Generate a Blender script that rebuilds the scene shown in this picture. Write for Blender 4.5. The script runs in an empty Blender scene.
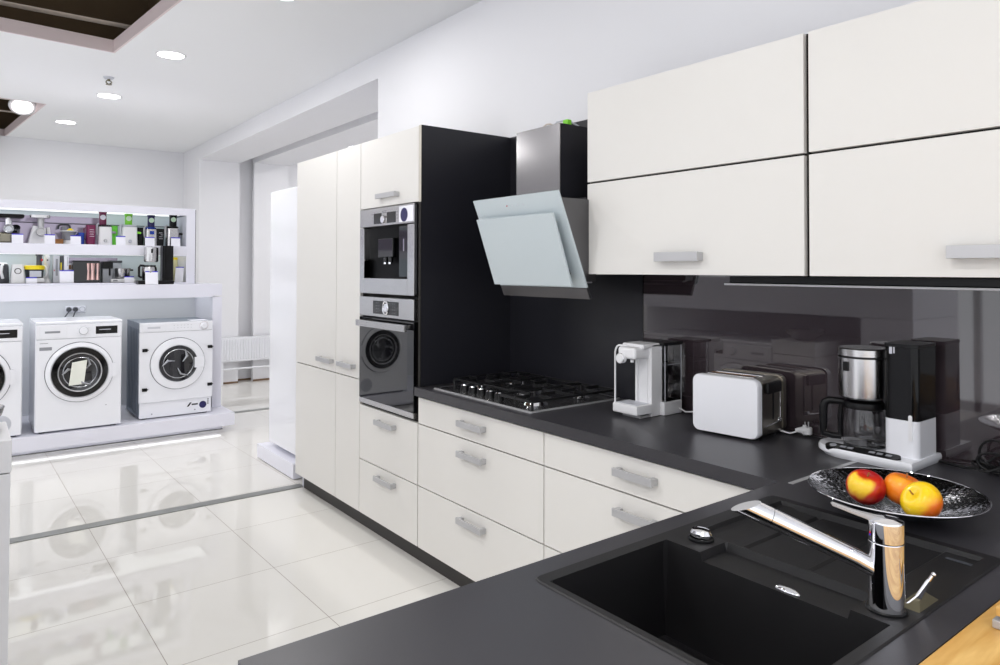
import bpy, bmesh, math, random
from mathutils import Vector, Matrix
random.seed(4)
SC = bpy.context.scene
COL = SC.collection
PI = math.pi
LOC = {}

# ------------------------------------------------------------------ materials
def lin(c):
    c = c / 255.0
    return c / 12.92 if c <= 0.04045 else ((c + 0.055) / 1.055) ** 2.4
def rgb(r, g, b):
    return (lin(r), lin(g), lin(b), 1.0)

def mat(name, col, rough=0.5, metal=0.0, coat=0.0, trans=0.0, ior=1.45, emit=0.0, ecol=None, noise=0.0,
        nscale=30.0, bump=0.0, bscale=200.0, stretch=None, spec=0.5, aniso=0.0):
    m = bpy.data.materials.new(name)
    m.use_nodes = True
    nt = m.node_tree
    b = nt.nodes['Principled BSDF']
    b.inputs['Base Color'].default_value = col
    b.inputs['Roughness'].default_value = rough
    b.inputs['Metallic'].default_value = metal
    b.inputs['Coat Weight'].default_value = coat
    b.inputs['Coat Roughness'].default_value = 0.03
    b.inputs['Transmission Weight'].default_value = trans
    b.inputs['IOR'].default_value = ior
    b.inputs['Specular IOR Level'].default_value = spec
    if emit:
        b.inputs['Emission Color'].default_value = ecol or col
        b.inputs['Emission Strength'].default_value = emit
    if noise or bump:
        tc = nt.nodes.new('ShaderNodeTexCoord')
        mp = nt.nodes.new('ShaderNodeMapping')
        if stretch: mp.inputs['Scale'].default_value = stretch
        nt.links.new(tc.outputs['Object'], mp.inputs['Vector'])
    if noise:
        n = nt.nodes.new('ShaderNodeTexNoise'); n.inputs['Scale'].default_value = nscale; n.inputs['Detail'].default_value = 4
        nt.links.new(mp.outputs[0], n.inputs['Vector'])
        mx = nt.nodes.new('ShaderNodeMix'); mx.data_type = 'RGBA'
        mx.inputs[6].default_value = tuple(max(0, v * (1 - noise)) for v in col[:3]) + (1,)
        mx.inputs[7].default_value = tuple(min(1, v * (1 + noise)) for v in col[:3]) + (1,)
        nt.links.new(n.outputs['Fac'], mx.inputs[0]); nt.links.new(mx.outputs[2], b.inputs['Base Color'])
    if bump:
        n2 = nt.nodes.new('ShaderNodeTexNoise'); n2.inputs['Scale'].default_value = bscale; n2.inputs['Detail'].default_value = 3
        nt.links.new(mp.outputs[0], n2.inputs['Vector'])
        bp = nt.nodes.new('ShaderNodeBump'); bp.inputs['Strength'].default_value = bump; bp.inputs['Distance'].default_value = 0.002
        nt.links.new(n2.outputs['Fac'], bp.inputs['Height']); nt.links.new(bp.outputs[0], b.inputs['Normal'])
    return m

M = {}
M['wall'] = mat('wall_paint', rgb(231, 231, 234), 0.7, noise=0.01, nscale=3)
M['ceil'] = mat('ceiling_paint', rgb(240, 241, 242), 0.8, noise=0.01, nscale=2)
M['pinkish'] = mat('recess_side_paint', rgb(222, 208, 208), 0.7)
M['cab'] = mat('cabinet_lacquer', rgb(219, 217, 213), 0.38, noise=0.008, nscale=8)
M['carc'] = mat('cabinet_carcass', rgb(196, 190, 178), 0.5)
M['gap'] = mat('shadow_gap_edge', rgb(24, 20, 16), 0.7)
M['worktop'] = mat('worktop_laminate', rgb(54, 53, 57), 0.33, noise=0.10, nscale=260, bump=0.06, bscale=500)
M['panel'] = mat('anthracite_panel', rgb(31, 31, 37), 0.34, noise=0.04, nscale=60)
M['plinth'] = mat('dark_plinth', rgb(48, 45, 44), 0.5)
M['splash'] = mat('back_painted_glass', rgb(54, 46, 50), 0.03, coat=0.0, ior=1.9, spec=0.5)
M['steel'] = mat('brushed_steel', rgb(196, 195, 196), 0.2, 1.0, bump=0.08, bscale=60, stretch=(1, 1, 40))
M['steelh'] = mat('brushed_steel_horizontal', rgb(198, 197, 197), 0.26, 1.0, bump=0.06, bscale=60, stretch=(1, 40, 40))
M['alu'] = mat('satin_aluminium', rgb(186, 186, 188), 0.42, 0.45)
M['chrome'] = mat('chrome', rgb(232, 232, 236), 0.04, 1.0)
M['darkchrome'] = mat('dark_polished_metal', rgb(120, 116, 104), 0.18, 1.0)
M['blackgl'] = mat('black_gloss', rgb(9, 9, 11), 0.05, spec=0.6)
M['ovenglass'] = mat('oven_door_glass', rgb(8, 8, 11), 0.02, ior=1.62, spec=0.5)
M['black'] = mat('black_plastic', rgb(14, 14, 16), 0.35, spec=0.3)
M['iron'] = mat('cast_iron', rgb(22, 22, 24), 0.38, noise=0.1, nscale=200, bump=0.1)
M['sink'] = mat('black_granite_composite', rgb(18, 17, 19), 0.48, noise=0.25, nscale=700, bump=0.06, bscale=900)
M['white'] = mat('white_enamel', rgb(232, 233, 238), 0.22, coat=0.3)
M['whitepl'] = mat('white_plastic', rgb(228, 228, 230), 0.3)
M['disp'] = mat('display_white_laminate', rgb(226, 226, 236), 0.3, coat=0.2)
M['greysteel'] = mat('galvanised_steel', rgb(126, 134, 146), 0.45, 0.6)
M['grey'] = mat('grey_plastic', rgb(140, 142, 148), 0.4)
M['darkgrey'] = mat('dark_grey_plastic', rgb(66, 68, 74), 0.4)
M['lightgrey'] = mat('light_grey_plastic', rgb(196, 198, 206), 0.4)
M['glass'] = mat('clear_glass', (1, 1, 1, 1), 0.0, trans=1.0, ior=1.45)
M['smoke'] = mat('smoked_glass', rgb(90, 92, 98), 0.02, trans=0.9, ior=1.3)
M['hoodglass'] = mat('pale_backpainted_glass', rgb(192, 202, 206), 0.05, spec=0.6)
M['blue'] = mat('blue_print', rgb(48, 40, 190), 0.5)
M['navy'] = mat('navy_print', rgb(32, 28, 84), 0.5)
M['card'] = mat('white_card', rgb(236, 236, 244), 0.6)
M['magenta'] = mat('magenta_plastic', rgb(112, 22, 70), 0.3)
M['green'] = mat('lime_plastic', rgb(128, 214, 52), 0.3)
M['jug_green'] = mat('green_jug_plastic', rgb(96, 196, 50), 0.3)
M['cobalt'] = mat('cobalt_blue_plastic', rgb(24, 58, 150), 0.25)
M['mint'] = mat('pale_mint_sticker', rgb(214, 240, 210), 0.5)
M['yellow'] = mat('yellow_plastic', rgb(238, 214, 30), 0.35)
M['cream'] = mat('cream_foil', rgb(214, 208, 160), 0.35)
M['rose'] = mat('rose_copper_gloss', rgb(206, 172, 166), 0.06, 1.0)
M['brown'] = mat('brown_board', rgb(150, 100, 50), 0.5)
M['red'] = mat('red_plastic', rgb(190, 20, 40), 0.4)
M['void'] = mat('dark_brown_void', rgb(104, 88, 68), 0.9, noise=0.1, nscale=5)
M['batten'] = mat('pale_batten', rgb(206, 194, 182), 0.6)
M['thresh'] = mat('threshold_metal', rgb(150, 152, 150), 0.4, 0.8)
M['olive'] = mat('bracket_metal', rgb(112, 106, 84), 0.3, 0.6)
M['clearpl2'] = mat('jug_glass', (0.97, 0.97, 0.98, 1), 0.0, trans=1.0, ior=1.12, coat=0.6)
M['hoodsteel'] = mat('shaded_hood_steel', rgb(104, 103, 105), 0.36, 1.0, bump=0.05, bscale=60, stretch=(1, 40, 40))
M['shade'] = mat('portal_back_laminate', rgb(212, 214, 218), 0.6)
M['skirt'] = mat('brown_skirting', rgb(120, 92, 66), 0.6)
M['deepblack'] = mat('alcove_black', rgb(4, 4, 5), 0.35, spec=0.1)
M['chimney'] = mat('chimney_steel', rgb(160, 158, 160), 0.16, 1.0)
M['shelffill'] = mat('shelf_fill_glow', (0.9, 0.9, 0.9, 1), 0.5, emit=0.85, ecol=(0.97, 1, 1, 1))  # glow added to brighten the shelf and portal interiors
M['clearpl'] = mat('clear_plastic', (0.93, 0.94, 0.95, 1), 0.0, trans=1.0, ior=1.03, coat=0.5)
M['paper'] = mat('white_cloth', rgb(226, 228, 218), 0.8)
M['lamp'] = mat('led_diffuser', (1, 1, 1, 1), 0.5, emit=9.0, ecol=(1, 0.98, 1, 1))
M['led'] = mat('led_strip', (1, 1, 1, 1), 0.5, emit=1.6, ecol=(0.98, 1, 1, 1))
M['halogen'] = mat('halogen_lamp', (1, 1, 1, 1), 0.5, emit=2.0, ecol=(1, 0.86, 0.84, 1))
M['shelfback'] = mat('shelf_back_panel', rgb(208, 218, 222), 0.25, 0.0)
M['shelfreflection'] = mat('shelf_back_painted_reflection', rgb(168, 158, 176), 0.12, 0.4)  # mauve tint stands in for the room mirrored in the back
M['rubber'] = mat('black_rubber', rgb(16, 16, 18), 0.55)
M['drum'] = mat('drum_steel', rgb(170, 172, 176), 0.2, 1.0)
M['bowlglass'] = mat('door_bowl_glass', rgb(34, 34, 38), 0.03, spec=0.8)
M['toast_end'] = mat('dark_brushed_steel', rgb(150, 145, 136), 0.3, 1.0)
M['coffeetank'] = mat('black_tinted_tank', rgb(8, 8, 9), 0.06, spec=0.25)

def floor_mat():
    m = mat('polished_floor_tiles', rgb(222, 221, 219), 0.07, spec=0.5)
    nt = m.node_tree; b = nt.nodes['Principled BSDF']
    tc = nt.nodes.new('ShaderNodeTexCoord'); mp = nt.nodes.new('ShaderNodeMapping')
    mp.inputs['Location'].default_value = (0.4207, 0.53, 0); mp.inputs['Rotation'].default_value = (0, 0, -0.01745)
    br = nt.nodes.new('ShaderNodeTexBrick')
    br.offset = 0.0; br.squash = 1.0
    br.inputs['Scale'].default_value = 1.0
    br.inputs['Brick Width'].default_value = 0.6; br.inputs['Row Height'].default_value = 0.6
    br.inputs['Mortar Size'].default_value = 0.0016; br.inputs['Mortar Smooth'].default_value = 0.1
    br.inputs['Color1'].default_value = rgb(224, 222, 217); br.inputs['Color2'].default_value = rgb(221, 219, 214)
    br.inputs['Mortar'].default_value = rgb(150, 142, 134)
    nt.links.new(tc.outputs['Object'], mp.inputs[0]); nt.links.new(mp.outputs[0], br.inputs['Vector'])
    nt.links.new(br.outputs['Color'], b.inputs['Base Color'])
    mm = nt.nodes.new('ShaderNodeMapRange'); mm.inputs[3].default_value = 0.03; mm.inputs[4].default_value = 0.6
    nt.links.new(br.outputs['Fac'], mm.inputs[0]); nt.links.new(mm.outputs[0], b.inputs['Roughness'])
    return m
M['floor'] = floor_mat()

def wood_mat():
    m = mat('oak_wood', rgb(214, 168, 96), 0.35)
    nt = m.node_tree; b = nt.nodes['Principled BSDF']
    tc = nt.nodes.new('ShaderNodeTexCoord'); mp = nt.nodes.new('ShaderNodeMapping')
    mp.inputs['Scale'].default_value = (14, 1.6, 14)
    n = nt.nodes.new('ShaderNodeTexNoise'); n.inputs['Scale'].default_value = 3; n.inputs['Detail'].default_value = 6; n.inputs['Distortion'].default_value = 0.6
    cr = nt.nodes.new('ShaderNodeValToRGB')
    cr.color_ramp.elements[0].position = 0.3; cr.color_ramp.elements[0].color = rgb(196, 142, 66)
    cr.color_ramp.elements[1].position = 0.72; cr.color_ramp.elements[1].color = rgb(232, 192, 120)
    nt.links.new(tc.outputs['Object'], mp.inputs[0]); nt.links.new(mp.outputs[0], n.inputs['Vector'])
    nt.links.new(n.outputs['Fac'], cr.inputs[0]); nt.links.new(cr.outputs[0], b.inputs['Base Color'])
    return m
M['wood'] = wood_mat()

def fruit_mat(name, c1, c2, c3, seed, p=(0.38, 0.5, 0.62), cheek=(0, 0, 1), share=0.5):
    m = mat(name, c1, 0.28, coat=0.15)
    nt = m.node_tree; b = nt.nodes['Principled BSDF']
    tc = nt.nodes.new('ShaderNodeTexCoord'); mp = nt.nodes.new('ShaderNodeMapping')
    mp.inputs['Location'].default_value = (seed, seed * 0.7, seed * 1.3); mp.inputs['Scale'].default_value = (1, 1, 0.6)
    n = nt.nodes.new('ShaderNodeTexNoise'); n.inputs['Scale'].default_value = 13; n.inputs['Detail'].default_value = 3; n.inputs['Distortion'].default_value = 0.4
    cr = nt.nodes.new('ShaderNodeValToRGB')
    cr.color_ramp.elements[0].position = p[0]; cr.color_ramp.elements[0].color = c1
    cr.color_ramp.elements[1].position = p[2]; cr.color_ramp.elements[1].color = c3
    e = cr.color_ramp.elements.new(p[1]); e.color = c2
    nt.links.new(tc.outputs['Object'], mp.inputs[0]); nt.links.new(mp.outputs[0], n.inputs['Vector'])
    vm = nt.nodes.new('ShaderNodeVectorMath'); vm.operation = 'DOT_PRODUCT'; vm.inputs[1].default_value = Vector(cheek).normalized()
    nt.links.new(tc.outputs['Object'], vm.inputs[0])
    m1 = nt.nodes.new('ShaderNodeMath'); m1.operation = 'MULTIPLY_ADD'; m1.inputs[1].default_value = 12.5; m1.inputs[2].default_value = 0.5
    nt.links.new(vm.outputs['Value'], m1.inputs[0])
    mx = nt.nodes.new('ShaderNodeMix'); mx.inputs[0].default_value = share
    nt.links.new(n.outputs['Fac'], mx.inputs[2]); nt.links.new(m1.outputs[0], mx.inputs[3])
    nt.links.new(mx.outputs[0], cr.inputs[0]); nt.links.new(cr.outputs[0], b.inputs['Base Color'])
    return m
M['apple_red'] = fruit_mat('red_yellow_apple_skin', rgb(168, 20, 26), rgb(208, 50, 22), rgb(248, 204, 48), 3.45, (0.52, 0.60, 0.66), (.30, -.80, .45), .5)
M['apple_orange'] = fruit_mat('orange_apple_skin', rgb(232, 78, 16), rgb(242, 118, 20), rgb(248, 180, 44), 7.7, (.35, .55, .75), (.1, -.5, .8), .4)
M['apple_yellow'] = fruit_mat('yellow_apple_skin', rgb(240, 110, 20), rgb(250, 190, 20), rgb(250, 208, 20), 5.35, (0.32, 0.42, 0.52), (-.75, -.2, .6), .55)

def hammered():
    m = mat('hammered_steel', rgb(232, 232, 236), 0.13, 1.0)
    nt = m.node_tree; b = nt.nodes['Principled BSDF']
    tc = nt.nodes.new('ShaderNodeTexCoord')
    v = nt.nodes.new('ShaderNodeTexVoronoi'); v.feature = 'SMOOTH_F1'; v.inputs['Scale'].default_value = 120
    bp = nt.nodes.new('ShaderNodeBump'); bp.inputs['Strength'].default_value = 0.3; bp.inputs['Distance'].default_value = 0.0024
    nt.links.new(tc.outputs['Object'], v.inputs['Vector']); nt.links.new(v.outputs['Distance'], bp.inputs['Height'])
    nt.links.new(bp.outputs[0], b.inputs['Normal'])
    return m
M['hammer'] = hammered()

# ------------------------------------------------------------------ mesh builder
class B:
    def __init__(s): s.bm = bmesh.new()
    def _add(s, t, mi):
        for f in t.faces: f.material_index = mi
        me = bpy.data.meshes.new('t'); t.to_mesh(me); t.free()
        s.bm.from_mesh(me); bpy.data.meshes.remove(me)
        return s
    def box(s, x0, x1, y0, y1, z0, z1, bev=0.0, seg=2, mi=0, rot=None, piv=None):
        t = bmesh.new(); bmesh.ops.create_cube(t, size=1.0)
        for v in t.verts:
            v.co = Vector(((x0 + x1) / 2 + v.co.x * (x1 - x0), (y0 + y1) / 2 + v.co.y * (y1 - y0), (z0 + z1) / 2 + v.co.z * (z1 - z0)))
        if bev > 0:
            bmesh.ops.bevel(t, geom=list(t.edges), offset=bev, segments=seg, affect='EDGES', profile=0.5)
        if rot is not None:
            p = Vector(piv) if piv else Vector(((x0 + x1) / 2, (y0 + y1) / 2, (z0 + z1) / 2))
            bmesh.ops.transform(t, matrix=Matrix.Translation(p) @ rot.to_4x4() @ Matrix.Translation(-p), verts=t.verts)
        return s._add(t, mi)
    def cyl(s, p0, p1, r0, r1=None, n=24, mi=0, bev=0.0):
        p0 = Vector(p0); p1 = Vector(p1); r1 = r0 if r1 is None else r1
        d = p1 - p0; L = d.length
        t = bmesh.new()
        bmesh.ops.create_cone(t, cap_ends=True, segments=n, radius1=max(r0, 1e-5), radius2=max(r1, 1e-5), depth=L)
        if bev > 0:
            es = [e for e in t.edges if abs(e.verts[0].co.z - e.verts[1].co.z) < 1e-7]
            bmesh.ops.bevel(t, geom=es, offset=bev, segments=2, affect='EDGES', profile=0.5)
        q = d.to_track_quat('Z', 'Y')
        bmesh.ops.transform(t, matrix=Matrix.Translation((p0 + p1) / 2) @ q.to_matrix().to_4x4(), verts=t.verts)
        return s._add(t, mi)
    def lathe(s, c, prof, n=32, mi=0, axis='Z', sx=1.0, sy=1.0, a0=0.0, a1=2 * PI):
        t = bmesh.new(); full = abs(a1 - a0 - 2 * PI) < 1e-6
        rings = []
        m = n if full else n + 1
        for r, z in prof:
            if r < 1e-6:
                rings.append([t.verts.new((0, 0, z))] * m)
            else:
                rings.append([t.verts.new((r * sx * math.cos(a0 + (a1 - a0) * k / n), r * sy * math.sin(a0 + (a1 - a0) * k / n), z)) for k in range(m)])
        for a, b in zip(rings, rings[1:]):
            for k in range(n):
                q = [a[k], a[(k + 1) % m], b[(k + 1) % m], b[k]]
                u = []
                for v in q:
                    if v not in u: u.append(v)
                if len(u) >= 3:
                    try: t.faces.new(u)
                    except ValueError: pass
        R = {'Z': Matrix.Identity(4), 'X': Matrix.Rotation(PI / 2, 4, 'Y'), 'Y': Matrix.Rotation(-PI / 2, 4, 'X'), '-Y': Matrix.Rotation(PI / 2, 4, 'X')}[axis]
        bmesh.ops.transform(t, matrix=Matrix.Translation(Vector(c)) @ R, verts=t.verts)
        return s._add(t, mi)
    def tube(s, pts, r, n=10, mi=0, caps=True):
        pts = [Vector(p) for p in pts]; t = bmesh.new(); rings = []
        up = Vector((0, 0, 1))
        for i, p in enumerate(pts):
            d = (pts[min(i + 1, len(pts) - 1)] - pts[max(i - 1, 0)]).normalized()
            u = up - d * up.dot(d)
            if u.length < 1e-3: u = Vector((1, 0, 0)) - d * d.x
            u.normalize(); up = u; w = d.cross(u)
            rr = r[i] if isinstance(r, (list, tuple)) else r
            rings.append([t.verts.new(p + (u * math.cos(2 * PI * k / n) + w * math.sin(2 * PI * k / n)) * rr) for k in range(n)])
        for a, b in zip(rings, rings[1:]):
            for k in range(n): t.faces.new((a[k], a[(k + 1) % n], b[(k + 1) % n], b[k]))
        if caps: t.faces.new(rings[0][::-1]); t.faces.new(rings[-1])
        return s._add(t, mi)
    def prism(s, pts, plane, a, b, mi=0, bev=0.0):
        f = {'xz': lambda p, h: (p[0], h, p[1]), 'yz': lambda p, h: (h, p[0], p[1]), 'xy': lambda p, h: (p[0], p[1], h)}[plane]
        t = bmesh.new()
        A = [t.verts.new(f(p, a)) for p in pts]; Bv = [t.verts.new(f(p, b)) for p in pts]
        t.faces.new(A); t.faces.new(Bv)
        n = len(pts)
        for k in range(n): t.faces.new((A[k], A[(k + 1) % n], Bv[(k + 1) % n], Bv[k]))
        bmesh.ops.recalc_face_normals(t, faces=t.faces)
        if bev > 0:
            es = [e for e in t.edges if any(len(fc.verts) > 4 or fc in e.link_faces[:0] for fc in e.link_faces)] or list(t.edges)
            bmesh.ops.bevel(t, geom=es, offset=bev, segments=2, affect='EDGES', profile=0.5)
        return s._add(t, mi)
    def ell(s, c, rx, ry, rz, mi=0, u=20, v=14):
        t = bmesh.new(); bmesh.ops.create_uvsphere(t, u_segments=u, v_segments=v, radius=1.0)
        for q in t.verts: q.co = Vector((c[0] + q.co.x * rx, c[1] + q.co.y * ry, c[2] + q.co.z * rz))
        return s._add(t, mi)
    def torus(s, c, R, r, axis='Z', n=36, k=10, mi=0, sx=1.0, sy=1.0):
        prof = [(R + r * math.cos(2 * PI * i / k), r * math.sin(2 * PI * i / k)) for i in range(k + 1)]
        return s.lathe(c, prof, n, mi, axis, sx, sy)
    def sheet(s, quad, th, mi=0):
        p = [Vector(q) for q in quad]; n = (p[1] - p[0]).cross(p[3] - p[0]).normalized() * th
        t = bmesh.new(); A = [t.verts.new(q) for q in p]; Bv = [t.verts.new(q + n) for q in p]
        t.faces.new(A); t.faces.new(Bv)
        for k in range(4): t.faces.new((A[k], A[(k + 1) % 4], Bv[(k + 1) % 4], Bv[k]))
        return s._add(t, mi)

def rrect(x0, x1, y0, y1, r, n=6):
    o = []
    for cx, cy, a in ((x1 - r, y1 - r, 0), (x0 + r, y1 - r, PI / 2), (x0 + r, y0 + r, PI), (x1 - r, y0 + r, 1.5 * PI)):
        for k in range(n + 1): o.append((cx + r * math.cos(a + PI / 2 * k / n), cy + r * math.sin(a + PI / 2 * k / n)))
    return o

def obj(name, b, mats, parent=None, label=None, origin=None, angle=35):
    bm = b.bm
    bmesh.ops.remove_doubles(bm, verts=bm.verts, dist=1e-6)
    bmesh.ops.recalc_face_normals(bm, faces=bm.faces)
    org = Vector(origin) if origin is not None else (LOC[parent] if parent is not None else Vector((0, 0, 0)))
    bmesh.ops.translate(bm, verts=bm.verts, vec=-org)
    me = bpy.data.meshes.new(name); bm.to_mesh(me); bm.free()
    if not isinstance(mats, (list, tuple)): mats = [mats]
    for m in mats: me.materials.append(M[m])
    for p in me.polygons: p.use_smooth = True
    me.set_sharp_from_angle(angle=math.radians(angle))
    o = bpy.data.objects.new(name, me); COL.objects.link(o)
    if parent is not None: o.parent = parent
    else: o.location = org
    LOC[o] = org if parent is None else LOC[parent]
    w = o.modifiers.new('weighted_normals', 'WEIGHTED_NORMAL'); w.keep_sharp = True; w.weight = 100
    if label: o['label'] = label
    return o
def tag(o, label, cat, group=None):
    o['label'] = label; o['category'] = cat
    if group: o['group'] = group
    return o
def thing(name, label, cat, loc, rz=0.0, group=None, local=False):
    o = bpy.data.objects.new(name, None); o.empty_display_size = 0.05
    COL.objects.link(o); o.location = loc; o.rotation_euler = (0, 0, rz)
    LOC[o] = Vector((0, 0, 0)) if local else Vector(loc)
    return tag(o, label, cat, group)
def solid(name, b, mats, label, cat, loc, group=None):
    return tag(obj(name, b, mats, origin=loc), label, cat, group)
def struct(name, b, mats):
    o = obj(name, b, mats); o['kind'] = 'structure'; return o
def dup(o, loc, label, rz=None):
    c = o.copy(); COL.objects.link(c); c.location = loc
    if rz is not None: c.rotation_euler = (0, 0, rz)
    c['label'] = label; LOC[c] = Vector(loc)
    for ch in o.children:
        d = ch.copy(); COL.objects.link(d); d.parent = c
        for g in ch.children:
            e = g.copy(); COL.objects.link(e); e.parent = d
    return c

# ------------------------------------------------------------------ camera
CX, CY, CZ = 2.889, -1.734, 1.408
yaw, pit, roll = (math.radians(a) for a in (37.5991, 1.0141, -0.1179))
fw = Vector((-math.cos(yaw) * math.cos(pit), math.sin(yaw) * math.cos(pit), math.sin(pit)))
ri = fw.cross(Vector((0, 0, 1))).normalized(); dn = fw.cross(ri)
r2 = ri * math.cos(roll) + dn * math.sin(roll); d2 = -ri * math.sin(roll) + dn * math.cos(roll)
cam = bpy.data.cameras.new('camera'); co = bpy.data.objects.new('camera', cam); COL.objects.link(co)
mw = Matrix((r2, -d2, -fw)).transposed().to_4x4(); mw.translation = Vector((CX, CY, CZ)); co.matrix_world = mw
cam.sensor_fit = 'HORIZONTAL'; cam.sensor_width = 36.0; cam.lens = 703.286 * 36 / 1000
cam.shift_x = -0.0002; cam.shift_y = -(332.5 - 257.328) / 1000
cam.clip_start = 0.02
SC.camera = co

# ------------------------------------------------------------------ room shell
XL, XR, YF, YW, ZC = -6.78, 5.2, -5.2, 0.552, 2.905
struct('floor', B().box(XL - .1, XR, YF, 3.0, -0.1, 0.0), 'floor')
# ceiling slab with two openings, its panels set a few degrees off the walls
CA = math.radians(5.6)
RC = Matrix.Rotation(CA, 4, 'Z')
holes = [(-2.66, 0.9, -2.1, -0.638), (-6.95, -4.757, -2.1, -0.657)]
def turned(b): bmesh.ops.transform(b.bm, matrix=RC, verts=b.bm.verts); return b
b = B()
xs = sorted({-8.2, 6.2, *[h[0] for h in holes], *[h[1] for h in holes]})
ys = sorted({-6.4, 4.2, *[h[2] for h in holes], *[h[3] for h in holes]})
for i in range(len(xs) - 1):
    for j in range(len(ys) - 1):
        mx, my = (xs[i] + xs[i + 1]) / 2, (ys[j] + ys[j + 1]) / 2
        if any(h[0] < mx < h[1] and h[2] < my < h[3] for h in holes): continue
        b.box(xs[i], xs[i + 1], ys[j], ys[j + 1], ZC, ZC + 0.02)
struct('ceiling', turned(b), 'ceil')
b = B()
for (x0, x1, y0, y1) in holes:
    for q in ((x0, x0 + .012, y0, y1), (x1 - .012, x1, y0, y1), (x0, x1, y0, y0 + .012), (x0, x1, y1 - .012, y1)):
        b.box(*q, ZC - .001, ZC + .085)
struct('trim_1', turned(b), 'pinkish')
b = B()
for (x0, x1, y0, y1) in holes:
    X0, X1, Y0, Y1 = x0 - .3, x1 + .5, y0 - .5, y1 + .3
    b.box(X0, X1, Y0, Y1, ZC + .6, ZC + .62)
    b.box(X0 - .02, X0, Y0, Y1, ZC + .03, ZC + .62); b.box(X1, X1 + .02, Y0, Y1, ZC + .03, ZC + .62)
    b.box(X0, X1, Y0 - .02, Y0, ZC + .03, ZC + .62); b.box(X0, X1, Y1, Y1 + .02, ZC + .03, ZC + .62)
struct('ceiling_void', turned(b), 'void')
b = B()
b.box(-2.615, -2.53, -2.7, -0.62, 3.098, 3.103)
b.box(-5.35, -5.32, -2.7, -0.92, ZC + .13, ZC + .14); b.box(-6.0, -5.97, -2.7, -0.92, ZC + .13, ZC + .14)
struct('trim_2', b, 'batten')
# walls
b = B()
b.box(-1.47, XR, YW, YW + 0.49, 0, ZC)
b.box(-6.03, -1.47, YW, 1.03, 2.732, ZC)          # lintel over the wide opening
b.box(XL, -6.03, YW, 1.03, 0, ZC)                  # pier at the far end
struct('wall_back', b, 'wall')
struct('wall_left', B().box(XL - .1, XL, YF, YW, 0, ZC), 'wall')
b = B()
b.box(-6.12, -6.05, 1.22, 1.66, 0, 2.756); b.box(-6.12, -1.4, 1.22, 1.66, 2.756, ZC)
b.box(XL, -6.2, 1.03, 3.0, 0, ZC)
b.box(XL, 1.5, 2.6, 2.7, 0, ZC)
struct('wall_passage', b, 'wall')
struct('wall_front', B().box(XL, -3.2, YF - .1, YF, 0, ZC).box(-3.2, XR, YF - .1, YF, 2.72, ZC), 'wall')
b = B()
for x in (-3.2, -1.5, .2, 1.9, 3.6, XR - .06): b.box(x, x + .06, YF - .08, YF - .02, 0, 2.72)
b.box(-3.2, XR, YF - .08, YF - .02, 0, .10).box(-3.2, XR, YF - .08, YF - .02, 2.66, 2.72)
struct('window_added', b, 'alu')  # unseen shopfront opening, added to let in fill daylight
struct('trim_3', B().box(-1.583, -1.510, YF, 0.055, 0.0, 0.006, 0.002), 'thresh')
struct('trim_4', B().box(-4.23, -4.16, 0.30, 2.6, 0.0, 0.004, 0.001), 'thresh')
struct('baseboard_back', B().box(-6.2, -6.19, 1.03, 2.6, 0, 0.02).box(-6.05, -6.038, 1.22, 1.66, 0, 0.02).box(-6.03, -6.02, YW, 1.03, 0, 0.02), 'skirt')

# ------------------------------------------------------------------ lights
def downlight(x, y, label, power, first=[None]):
    if first[0] is None:
        t = thing('ceiling_downlight', label, 'ceiling light', (x, y, ZC), group='recessed ceiling downlights')
        obj('trim_ring', B().lathe((x, y, ZC), [(0.086, -0.003), (0.098, -0.003), (0.1, 0.0), (0.1, 0.004), (0.086, 0.004), (0.086, -0.003)], 40), 'whitepl', t)
        obj('diffuser', B().lathe((x, y, ZC), [(0, -0.0015), (0.086, -0.0015), (0.086, 0.003), (0, 0.003)], 40), 'lamp', t)
        first[0] = t
    else:
        t = dup(first[0], (x, y, ZC), label)
    L = bpy.data.lights.new('downlight_lamp', 'AREA'); L.shape = 'DISK'; L.size = 0.16; L.energy = power; L.color = (1.0, 0.985, 0.97)
    L.spread = math.radians(180)
    lo = bpy.data.objects.new('downlight_lamp', L); COL.objects.link(lo); lo.location = (x, y, ZC - 0.006)
    return t
PW = 10.0
downlight(-2.394, -0.575, 'round white ceiling downlight to the right of the near dark ceiling opening', PW)
downlight(-3.982, -0.72, 'round white ceiling downlight just beyond the small sprinkler', PW)
downlight(-5.473, -0.884, 'round white ceiling downlight nearest the far end wall', PW)
downlight(-0.84, -0.355, 'round white ceiling downlight at the top edge of the picture', PW)
for i, (x, y) in enumerate([(0.45, -1.55), (2.2, -1.65), (4.2, -1.7), (-0.9, -3.2), (0.6, -3.2), (2.1, -3.2), (3.6, -3.2), (-2.4, -3.2), (-3.9, -3.2), (-5.4, -3.2)]):  # unseen downlights added to light the cabinets and showroom
    downlight(x, y, 'added round ceiling downlight, out of view over the rest of the showroom', PW)
for i, x in enumerate((-2.2, -3.6, -5.0)):  # more downlights added to brighten the passage
    downlight(x, 2.1, 'added round ceiling downlight in the passage behind the tall cabinets', PW * 0.8)
W = bpy.data.worlds.new('world'); SC.world = W; W.use_nodes = True
W.node_tree.nodes['Background'].inputs[0].default_value = (0.93, 0.95, 1.0, 1)
W.node_tree.nodes['Background'].inputs[1].default_value = 1.35

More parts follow.
